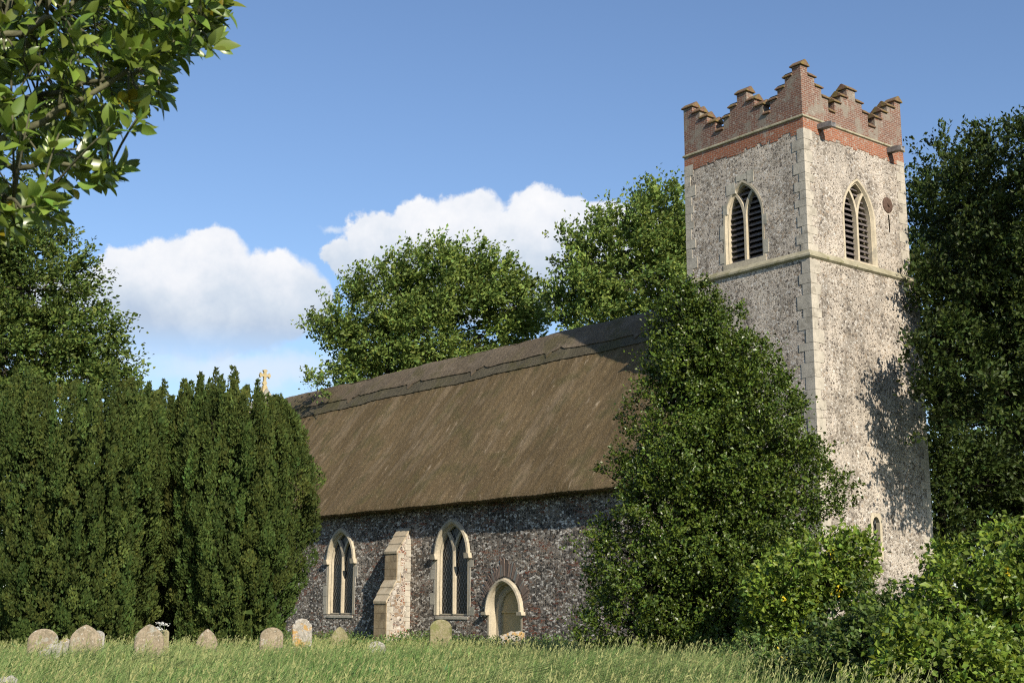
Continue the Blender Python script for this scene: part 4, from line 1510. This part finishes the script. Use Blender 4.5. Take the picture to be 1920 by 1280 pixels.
# ------------------------------------------------------------------ holly and bushes
def shrub(name, label, cat, fw, outline, seed, n_cl, per, leaf, mat, bark, wide=.36, group=None, clump=.45, stems=4, depth=.85, holes=.0, upr=.4, flowers=0, sd=.18, inner=.35, flower_pts=None, fill=0):
    """outline: (pixel y, left px, right px) from top to bottom"""
    rng = np.random.default_rng(seed)
    ys = np.array([o[0] for o in outline], float)[::-1]
    l = np.array([o[1] for o in outline], float)[::-1]
    r = np.array([o[2] for o in outline], float)[::-1]
    k = fw / F_PX
    cxm = (l[0] + r[0]) / 2
    c0 = P(cxm, 1139, fw)
    bz = float(ground_rel(c0[0], c0[1]))
    root = thing(name, label, cat, (c0[0], c0[1], bz), group)
    zz = np.linspace(ys[0], ys[-1], 300)
    yy = -ys
    hwp = np.interp(-zz, yy, (r - l) / 2) if yy[0] < yy[-1] else np.interp(zz, ys[::-1], ((r - l) / 2)[::-1])
    cxp = np.interp(-zz, yy, (r + l) / 2) if yy[0] < yy[-1] else np.interp(zz, ys[::-1], ((r + l) / 2)[::-1])
    pw = np.maximum(hwp, 8.)
    pw /= pw.sum()
    ii = rng.choice(300, n_cl, p=pw)
    a = rng.uniform(0, 2 * np.pi, n_cl)
    sh = np.where(rng.random(n_cl) < inner, rng.uniform(.15, .8, n_cl), rng.uniform(.82, 1.03, n_cl))
    sh = np.where(rng.random(n_cl) < .07, rng.uniform(1.03, 1.14, n_cl), sh)
    lump = 1 + .12 * np.sin(3 * a + zz[ii] * .03 + seed) + .07 * np.sin(5 * a - zz[ii] * .045)
    R = hwp[ii] * k * sh * lump
    Z = np.array([P(960, z, fw)[2] for z in zz[ii]])
    X = (cxp[ii] - 960) * k + R * np.cos(a)
    Yd = fw + R * np.sin(a) * depth
    base = np.array([X[i] * RGT + Yd[i] * FWD for i in range(n_cl)])
    cc = np.concatenate([base, Z[:, None]], 1)
    cc[:, 2] += rng.normal(0, .12, n_cl)
    out2 = np.cos(a)[:, None] * RGT + np.sin(a)[:, None] * FWD
    u = unit(np.concatenate([out2, np.full((n_cl, 1), upr)], 1))
    tb = MB()
    ztop = P(960, ys[-1], fw)[2]
    spine = []
    for s in range(stems):
        e = (cxp[-40] - 960) * k
        e2 = np.array([*(e * RGT + fw * FWD), ztop - 1.1]) + rng.normal(0, .3, 3)
        b0_ = np.array([*c0[:2], bz - .2]) + np.array([*rng.normal(0, .18, 2), 0])
        pth = bez(b0_, e2, 0, 9)
        pth[1:-1, :2] += rng.normal(0, .12, (7, 2))
        tb.tube(pth, np.linspace(.13, .02, 9) if stems < 6 else np.linspace(.05, .012, 9), 6)
        spine.append(pth)
    for i in range(0, n_cl):
        if sh[i] > .6 and rng.random() < .5:
            p = spine[rng.integers(stems)]
            j = int(np.argmin(np.abs(p[:, 2] - (cc[i][2] - .6 * R[i]))))
            tb.tube(bez(p[j], cc[i], .1, 5), np.linspace(.022, .006, 5), 4)
    tb.build('trunk', bark, root, smooth=True, recalc=False)
    m = n_cl * per
    cr = clump * np.exp(rng.normal(0, .28, n_cl))
    nsh = 5
    shd = unit(np.repeat(u, nsh, 0) + rng.normal(0, .7, (n_cl * nsh, 3)))
    pick = np.repeat(np.arange(n_cl), per) * nsh + rng.integers(0, nsh, m)
    t = rng.random(m)
    pos = np.repeat(cc, per, 0) + shd[pick] * (t * 1.2 - .45)[:, None] * np.repeat(cr, per)[:, None] + rng.normal(0, .17, (m, 3)) * np.repeat(cr, per)[:, None]
    gzz = ground_rel(pos[:, 0], pos[:, 1])
    pos[:, 2] = np.maximum(pos[:, 2], gzz + .05 + rng.random(m) * .2)
    d = unit(shd[pick] * .8 + rng.normal(0, .6, (m, 3)))
    nr = unit(rng.normal(0, .6, (m, 3)) + np.array([0, 0, .6]) + np.repeat(u, per, 0) * .7)
    L = leaf * np.exp(rng.normal(0, .22, m))
    V, T = leaves(pos, d, nr, L, L * wide)
    tin = tints(m, 4, rng, sd, .10, np.repeat(np.exp(rng.normal(0, .16, n_cl)), per))
    if fill:
        ii = rng.choice(300, fill, p=pw)
        a = rng.uniform(0, 2 * np.pi, fill)
        R = hwp[ii] * k * rng.uniform(.1, .68, fill)
        X = (cxp[ii] - 960) * k + R * np.cos(a)
        Yd = fw + R * np.sin(a) * depth
        Z = np.array([P(960, z, fw)[2] for z in zz[ii]]) - .25
        pf = np.concatenate([X[:, None] * RGT + Yd[:, None] * FWD, Z[:, None]], 1)
        V2, T2 = leaves(pf, sph(fill, rng), sph(fill, rng), leaf * 2.0 * np.exp(rng.normal(0, .2, fill)), leaf * .7)
        T = np.concatenate([T, T2 + len(V)])
        V = np.concatenate([V, V2])
        tin = np.concatenate([tin, tints(fill, 4, rng, sd, .1)])
    raw_mesh('crown', V, [T], mat, root, tint=tin)
    if flower_pts:
        for (fx, fy, fd, nf, fr) in flower_pts:
            c = P(fx, fy, fd)
            po = c + rng.normal(0, fr, (nf, 3)) * np.array([1, 1, 1.7])
            V, T = leaves(po, sph(nf, rng), sph(nf, rng), np.full(nf, .075), np.full(nf, .028))
            raw_mesh('flower_spray', V, [T], MAT['flower'], root, tint=tints(nf, 4, rng, .12, .05))
    return root


shrub('holly_tree', 'tall dark glossy holly in front of the corner of nave and tower', 'tree', 34.5,
      [(520, 1285, 1305), (555, 1268, 1345), (595, 1240, 1405), (650, 1226, 1436), (710, 1215, 1470), (770, 1198, 1500), (825, 1188, 1532), (870, 1160, 1548),
       (940, 1168, 1542), (1000, 1142, 1520), (1060, 1108, 1505), (1120, 1112, 1490), (1180, 1106, 1480), (1240, 1120, 1470)],
      31, 2300, 56, .084, MAT['holly'], MAT['bark_dark'], clump=.38, upr=.6, inner=.42, depth=.75, sd=.24, fill=16000)
shrub('flowering_bush', 'bright green bush with yellow flowers below the tower corner', 'bush', 30,
      [(1005, 1550, 1605), (1025, 1495, 1630), (1055, 1435, 1628), (1090, 1405, 1610), (1125, 1392, 1560), (1160, 1395, 1520), (1230, 1400, 1505), (1300, 1405, 1505)],
      32, 360, 48, .11, MAT['bush'], MAT['bark'], clump=.34, stems=7, upr=.35, sd=.24, fill=1800,
      flower_pts=[(1571, 1108, 28.9, 14, .04), (1562, 1032, 29, 8, .035), (1470, 1120, 28.9, 5, .03), (1468, 1240, 28.3, 40, .055), (1463, 1255, 28.3, 14, .04)])
shrub('leafy_bush', 'large green bush spreading along the right edge below the tall dark tree', 'bush', 27,
      [(975, 1900, 1990), (1000, 1850, 2050), (1035, 1760, 2080), (1070, 1715, 2100), (1110, 1690, 2110), (1160, 1660, 2110), (1230, 1640, 2110), (1310, 1630, 2110)],
      33, 560, 52, .115, MAT['bush'], MAT['bark'], clump=.37, stems=8, upr=.35, sd=.24, fill=4000, flower_pts=[(1890, 1065, 25.2, 6, .03)])
shrub('low_bush', 'low dark bush in the shade between the two bright bushes', 'bush', 28.5,
      [(1110, 1610, 1700), (1150, 1585, 1720), (1195, 1535, 1730), (1245, 1510, 1740), (1310, 1500, 1740)],
      34, 380, 46, .09, MAT['bush_dark'], MAT['bark_dark'], clump=.34, stems=7)
shrub('low_bush', 'near green shrub with broad leaves right of the lowest yellow flowers', 'bush', 21,
      [(1165, 1660, 1780), (1200, 1630, 1850), (1250, 1610, 1890), (1320, 1600, 1900)],
      35, 260, 40, .10, MAT['bush'], MAT['bark'], clump=.30, stems=7)
shrub('low_bush', 'small pale shrub tangled in grass under the holly', 'bush', 29,
      [(1190, 1380, 1460), (1215, 1350, 1500), (1250, 1330, 1510), (1310, 1330, 1510)],
      36, 130, 44, .065, MAT['weed'], MAT['bark'], clump=.28, stems=6)

shrub('low_bush', 'dark leafy bush at the grass edge between the yellow flowers and the right border', 'bush', 23.5,
      [(1150, 1570, 1640), (1185, 1520, 1680), (1225, 1470, 1700), (1265, 1425, 1710), (1330, 1400, 1710)],
      37, 330, 46, .09, MAT['bush_dark'], MAT['bark_dark'], clump=.27, stems=7, fill=1500)

# ------------------------------------------------------------------ long grass
def patch_noise(x, y):
    return (np.sin(x * .9 + 1.3 * np.sin(y * .7)) + np.sin(y * 1.1 + 1.7 * np.sin(x * .6)) + .7 * np.sin(x * 2.3 + y * 1.9) + .5 * np.sin(x * 4.1 - y * 3.3)) / 3.2


def grass_field():
    rng = np.random.default_rng(51)
    Vs, Fq, Ft, Ti = [], [], [], []
    nv = 0
    for (f0, f1, dens, w) in ((13, 20, 420, .008), (20, 30, 260, .010), (30, 42, 150, .013), (42, 58, 80, .017)):
        pl, pr = -300, 1760
        area = ((pr - pl) / F_PX) * (f1 * f1 - f0 * f0) / 2
        n = int(area * dens)
        f = np.sqrt(rng.uniform(f0 * f0, f1 * f1, n))
        r = (rng.uniform(pl, pr, n) - 960) / F_PX * f
        x = r * RGT[0] + f * FWD[0]
        y = r * RGT[1] + f * FWD[1]
        ok = ~((y > YW - .1) & (x < XW + .2)) & ~((y > ly0 - .1) & (x < lx1 + .1)) & ~((y > YW - 1.25) & (x > bx0 - .05) & (x < bx1 + .05))
        x, y, f = x[ok], y[ok], f[ok]
        n = len(x)
        pn = patch_noise(x, y)
        h = np.clip(np.where((f > 23) & (f < 38), .54, .44) + .16 * pn + rng.normal(0, .11, n), .12, .95) * np.clip(1 - (f - 32) / 22, .32, 1)
        # shorter close against the walls
        z = ground_rel(x, y)
        a = rng.uniform(0, 2 * np.pi, n)
        side = np.stack([np.cos(a), np.sin(a), np.zeros(n)], 1)
        bend = np.stack([rng.normal(.28, .25, n) * RGT[0] + rng.normal(0, .22, n), rng.normal(.28, .25, n) * RGT[1] + rng.normal(0, .22, n), np.zeros(n)], 1)
        b = np.stack([x, y, z], 1)
        mid = b + np.array([0, 0, 1.]) * (h * .62)[:, None] + bend * (h * .28)[:, None]
        tip = b + np.array([0, 0, 1.]) * (h * rng.uniform(.78, 1.0, n))[:, None] + bend * h[:, None]
        ww = w * np.exp(rng.normal(0, .25, n))[:, None]
        V = np.stack([b - side * ww, b + side * ww, mid + side * ww * .8, mid - side * ww * .8, tip], 1).reshape(-1, 3)
        i = np.arange(n) * 5 + nv
        Fq.append(np.stack([i, i + 1, i + 2, i + 3], 1))
        Ft.append(np.stack([i + 3, i + 2, i + 4], 1))
        Vs.append(V)
        nv += len(V)
        s = np.clip(.45 + .30 * patch_noise(x * .6 + 5, y * .6) + rng.normal(0, .28, n), 0, 1)[:, None]
        col = np.array([.52, .80, .45]) * (1 - s) + np.array([1.20, 1.12, 1.0]) * s
        col = col * np.exp(rng.normal(0, .16, (n, 1)))
        Ti.append(np.repeat(col, 5, 0))
    o = raw_mesh('grass', np.concatenate(Vs), [np.concatenate(Fq), np.concatenate(Ft)], MAT['grass'], tint=np.concatenate(Ti))
    tag(o, 'tall wind-combed meadow grass filling the churchyard', 'grass', kind='stuff')
    # flowering stalks with loose pale heads
    n = 7000
    f = np.sqrt(rng.uniform(13 ** 2, 46 ** 2, n))
    r = (rng.uniform(-250, 1700, n) - 960) / F_PX * f
    x, y = r * RGT[0] + f * FWD[0], r * RGT[1] + f * FWD[1]
    ok = ~((y > YW - .4) & (x < XW + .2)) & ~((y > ly0 - .1) & (x < lx1 + .1))
    x, y = x[ok], y[ok]
    n = len(x)
    z = ground_rel(x, y)
    h = rng.uniform(.42, .88, n) * np.clip(1 - (f[ok] - 32) / 24, .5, 1)
    bd = np.stack([rng.normal(.26, .12, n) * RGT[0], rng.normal(.26, .12, n) * RGT[1], np.zeros(n)], 1)
    b = np.stack([x, y, z], 1)
    tip = b + np.array([0, 0, 1]) * h[:, None] + bd * h[:, None]
    sd_ = np.stack([np.full(n, RGT[0]), np.full(n, RGT[1]), np.zeros(n)], 1) * .005
    mid = b * .45 + tip * .55 - bd * h[:, None] * .18
    V = np.stack([b - sd_, b + sd_, mid + sd_, mid - sd_, tip], 1).reshape(-1, 3)
    i = np.arange(n) * 5
    Q, T = [np.stack([i, i + 1, i + 2, i + 3], 1)], [np.stack([i + 3, i + 2, i + 4], 1)]
    nh = 5
    base = np.repeat(tip, nh, 0) - np.repeat(unit(tip - mid), nh, 0) * rng.uniform(0, .16, n * nh)[:, None]
    V2, T2 = leaves(base, np.repeat(unit(tip - mid), nh, 0) + rng.normal(0, .35, (n * nh, 3)), sph(n * nh, rng), rng.uniform(.05, .09, n * nh), .009)
    T.append(T2 + len(V))
    s = raw_mesh('seeding_grass', np.concatenate([V, V2]), [Q[0], np.concatenate(T)], MAT['grass'],
                 tint=np.concatenate([np.tile(np.array([1.1, 1.05, .9]), (len(V), 1)), np.repeat(np.array([1.35, 1.15, 1.05]) * np.exp(rng.normal(0, .12, (n * nh, 1))), 4, 0)]))
    tag(s, 'pale nodding seed heads above the meadow grass', 'grass', kind='stuff')
    # long arching blades, combed over by the wind
    n = 5200
    f = np.sqrt(rng.uniform(15 ** 2, 40 ** 2, n))
    r = np.where(rng.random(n) < .62, rng.normal(1120, 170, n), rng.uniform(-200, 1400, n)) - 960
    r = r / F_PX * f
    x, y = r * RGT[0] + f * FWD[0], r * RGT[1] + f * FWD[1]
    z = ground_rel(x, y)
    L = rng.uniform(.7, 1.25, n) * np.where(f > 30, .75, 1.)
    th = rng.normal(0, .45, n)
    dx = np.stack([RGT[0] * np.cos(th) + FWD[0] * np.sin(th), RGT[1] * np.cos(th) + FWD[1] * np.sin(th), 0 * th], 1)
    wv = np.stack([-FWD[0] * np.ones(n), -FWD[1] * np.ones(n), .4 * np.ones(n)], 1) * (.006 * np.exp(rng.normal(0, .2, n)))[:, None]
    b = np.stack([x, y, z], 1)
    rows = []
    for t, hh, oo, ww in ((0, 0, 0, 1.), (.35, .36, .07, 1.), (.6, .56, .22, .85), (.82, .62, .42, .6), (1., .56, .62, .15)):
        c = b + np.array([0, 0, 1.]) * (L * hh)[:, None] + dx * (L * oo * rng.uniform(.7, 1.2, n))[:, None]
        rows += [c - wv * ww, c + wv * ww]
    V = np.stack(rows, 1).reshape(-1, 3)
    i = np.arange(n) * 10
    Q = np.concatenate([np.stack([i + 2 * k, i + 2 * k + 1, i + 2 * k + 3, i + 2 * k + 2], 1) for k in range(4)])
    s = raw_mesh('arching_grass', V, [Q], MAT['grass'], tint=np.repeat(np.array([1.12, 1.08, .98]) * np.exp(rng.normal(0, .2, (n, 1))), 10, 0))
    tag(s, 'long pale grass blades arching over to the right', 'grass', kind='stuff')
    # broad-leaved weeds among the grass and along the wall foot
    xs_, ys_, hs_ = [], [], []
    for k in range(860):
        if k < 170:
            xx = rng.uniform(-66, -34)
            if bx0 - .3 < xx < bx1 + .3 and rng.random() < .7:
                continue
            yy_ = YW - rng.uniform(.15, 1.6)
        else:
            f = math.sqrt(rng.uniform(15 ** 2, 48 ** 2))
            r = (rng.uniform(-200, 1500) - 960) / F_PX * f
            xx, yy_ = r * RGT[0] + f * FWD[0], r * RGT[1] + f * FWD[1]
            if yy_ > YW - .3:
                continue
        xs_.append(xx)
        ys_.append(yy_)
    c = np.stack([xs_, ys_], 1)
    per = 46
    n = len(c) * per
    cc = np.repeat(c, per, 0) + rng.normal(0, .28, (n, 2))
    cc[:, 1] = np.minimum(cc[:, 1], YW - .08)
    hh = rng.random(n) ** .8 * np.repeat(rng.uniform(.2, .55, len(c)), per)
    pos = np.stack([cc[:, 0], cc[:, 1], ground_rel(cc[:, 0], cc[:, 1]) + hh], 1)
    V, T = leaves(pos, rng.normal(0, 1, (n, 3)) + np.array([.3, 0, .3]), rng.normal(0, .5, (n, 3)) + np.array([0, 0, 1]), rng.uniform(.07, .15, n), rng.uniform(.018, .04, n))
    wd = raw_mesh('undergrowth', V, [T], MAT['weed'], tint=tints(n, 4, rng, .2, .12))
    tag(wd, 'leafy weeds and nettles among the grass and at the wall foot', 'weeds', kind='stuff')


grass_field()


def umbel(px, top, fw, label, seed):
    rng = np.random.default_rng(seed)
    c = P(px, top, fw)
    gz = float(ground_rel(c[0], c[1]))
    root = thing('cow_parsley', label, 'wild plant', (c[0], c[1], gz), 'white umbels in the grass')
    st, hd = MB(), []
    for k in range(4):
        e = c + np.array([*(RGT * rng.uniform(-.16, .16)), rng.uniform(-.16, .02)])
        st.tube(bez((c[0], c[1], gz), e, .1, 6), np.linspace(.007, .003, 6), 5)
        n = 46
        q_ = np.stack([rng.normal(0, .055, n), rng.normal(0, .055, n), rng.normal(0, .012, n)], 1)
        hd.append(e + q_)
    st.build('stem', MAT['weed'], root, tint=np.ones((len(st.v), 3)))
    p_ = np.concatenate(hd)
    V, T = leaves(p_, sph(len(p_), rng), sph(len(p_), rng) + np.array([0, 0, 1.5]), np.full(len(p_), .03), np.full(len(p_), .014))
    raw_mesh('flower_head', V, [T], MAT['blossom'], root, tint=tints(len(p_), 4, rng, .1, .03))


umbel(303, 1171, 30.6, 'white flat-headed wild flower above the ogee-topped headstone', 1)

# ------------------------------------------------------------------ near branch
def near_tree():
    rng = np.random.default_rng(77)
    fw = 2.75
    base = base_at(-1250, fw)
    bz = float(ground_rel(*base))
    root = thing('evergreen_tree', 'near evergreen branch of broad glossy leaves hanging in from the upper left corner', 'tree', (base[0], base[1], bz))
    tb = MB()
    tk = [np.array([base[0], base[1], bz - .2]), np.array([base[0], base[1], .4]) + rng.normal(0, .03, 3), P(-1230, 300, fw), P(-1200, -500, fw), P(-1150, -1500, fw)]
    tb.tube(tk, [.13, .11, .10, .08, .05], 10)
    mains = [[(-1235, 500, 2.75), (-600, 420, 2.7), (-150, 330, 2.7), (60, 240, 2.72), (230, 140, 2.75), (370, 60, 2.7)],
             [(-1235, 600, 2.8), (-500, 480, 2.85), (-80, 340, 2.85), (90, 300, 2.8), (200, 330, 2.75)],
             [(-1225, 200, 2.75), (-600, 140, 2.65), (-120, 110, 2.6), (120, 30, 2.6), (240, -60, 2.65)],
             [(-1235, 560, 2.7), (-500, 520, 2.65), (-160, 430, 2.6), (-10, 370, 2.6), (70, 390, 2.6)],
             [(-1215, 0, 2.8), (-600, -60, 2.9), (-150, -80, 2.9), (200, -120, 2.85), (420, -160, 2.8)],
             [(-1235, 420, 2.9), (-500, 330, 3.0), (-100, 220, 3.0), (150, 170, 2.95), (300, 120, 2.9)],
             [(-1215, 100, 2.95), (-600, 60, 3.1), (-150, 20, 3.1), (50, -20, 3.05)]]
    segs = []
    for m in mains:
        pts = np.array([P(*q_) for q_ in m])
        # resample smoothly
        t = np.linspace(0, len(pts) - 1, 22)
        i = np.minimum(t.astype(int), len(pts) - 2)
        fr = (t - i)[:, None]
        c = pts[i] * (1 - fr) + pts[i + 1] * fr
        c[1:-1] = (c[:-2] + 2 * c[1:-1] + c[2:]) / 4
        c[1:-1] += rng.normal(0, .006, (20, 3))
        tb.tube(c, np.linspace(.016, .003, 22), 7)
        segs.append(c)
    skel = np.concatenate([s[6:] for s in segs])
    # leafy shoots fill the outline of the spray
    poly = [(-520, -260), (430, -260), (418, 12), (408, 85), (340, 120), (318, 165), (296, 205), (280, 225), (215, 228), (205, 262), (232, 305), (222, 345), (160, 352), (140, 392), (118, 420), (60, 430), (15, 445), (-60, 470), (-520, 520)]

    def inside(x, y):
        c = False
        for k in range(len(poly)):
            (x1, y1), (x2, y2) = poly[k], poly[k - 1]
            if (y1 > y) != (y2 > y) and x < (x2 - x1) * (y - y1) / (y2 - y1) + x1:
                c = not c
        return c

    shoots = []
    while len(shoots) < 900:
        x, y = rng.uniform(-460, 430), rng.uniform(-240, 460)
        if not inside(x, y):
            continue
        if x < -60 and rng.random() < .35:
            continue
        # thinner, gappy lower fringe
        if y > 235 and rng.random() < .35:
            continue
        shoots.append((x, y, rng.uniform(2.45, 3.7)))
    edge = [(400, 40, 2.7), (385, 75, 2.7), (405, 15, 2.75), (350, 60, 2.65), (310, 120, 2.7), (300, 170, 2.7), (265, 215, 2.7), (215, 325, 2.7), (185, 340, 2.72), (120, 400, 2.65), (60, 420, 2.6),
            (330, 100, 2.7), (280, 40, 2.65), (250, 90, 2.7), (225, 320, 2.65), (90, 410, 2.7), (160, 300, 2.7), (30, 400, 2.6), (175, 15, 2.7), (345, 15, 2.7), (240, 5, 2.7)]
    shoots += edge
    V, T, TI = [], [], []
    nv = 0
    vdir = np.array([*FWD, 0])
    prof = np.array([(0, .0, 0), (.16, .60, .012), (.38, 1., .02), (.62, .88, .0), (.83, .48, -.05), (1., .0, -.12)])
    for (x, y, f) in shoots:
        e = P(x, y, f)
        dd = np.linalg.norm(skel - e, axis=1) + .25 * (skel @ np.array([*RGT, 0]) > e @ np.array([*RGT, 0]))
        b0_ = skel[int(dd.argmin())]
        q_ = bez(b0_, e, .02, 5)
        if dd.min() < .5:
            tb.tube(q_, np.linspace(.0032, .0018, 5), 5)
        ax = unit((e - b0_) + np.array([*(RGT * .10), .06]) + rng.normal(0, .05, 3))
        kk = rng.integers(6, 10)
        ph0 = rng.uniform(0, 6.28)
        yellow = rng.random() < .04
        for j in range(kk):
            ph = ph0 + j * 2.4
            p1 = np.cross(ax, [0.3, .2, .9])
            p1 /= np.linalg.norm(p1)
            p2 = np.cross(ax, p1)
            sp_ = rng.uniform(.5, 1.2) if j > 1 else rng.uniform(.15, .4)
            d = ax * math.cos(sp_) + (p1 * math.cos(ph) + p2 * math.sin(ph)) * math.sin(sp_)
            d = d / np.linalg.norm(d)
            nr = ax * 1. - d * (ax @ d) + np.array([0, 0, .5]) - vdir * .1 + rng.normal(0, .5, 3)
            nr = nr - d * (nr @ d)
            nr /= np.linalg.norm(nr)
            s = np.cross(d, nr)
            L = rng.uniform(.034, .060)
            Wd = L * rng.uniform(.19, .26)
            o = e - ax * rng.uniform(0, .055) + d * .006
            curl = rng.uniform(-.3, 1.4)
            pts, idx = [], []
            for (t, w, c) in prof:
                m = o + d * L * t + nr * L * c * curl
                lift = nr * Wd * w * .30
                pts += [m - s * Wd * w + lift, m, m + s * Wd * w + lift]
            n0 = nv
            for r_ in range(len(prof) - 1):
                for h_ in range(2):
                    i = n0 + r_ * 3 + h_
                    idx.append([i, i + 1, i + 4, i + 3])
            V += pts
            T += idx
            nv += len(pts)
            bt_ = math.exp(rng.normal(0, .22))
            col = np.array([1.9, 1.05, .5]) if (yellow and rng.random() < .5) else np.array([1 + rng.normal(.03, .09), 1, 1 + rng.normal(-.05, .12)])
            TI.append(np.tile(col * bt_, (len(pts), 1)))
    tb.build('branches', MAT['bark_light'], root, smooth=True, recalc=False)
    raw_mesh('foliage', np.array(V), [np.array(T)], MAT['laurel'], root, tint=np.concatenate(TI), smooth=True)


near_tree()
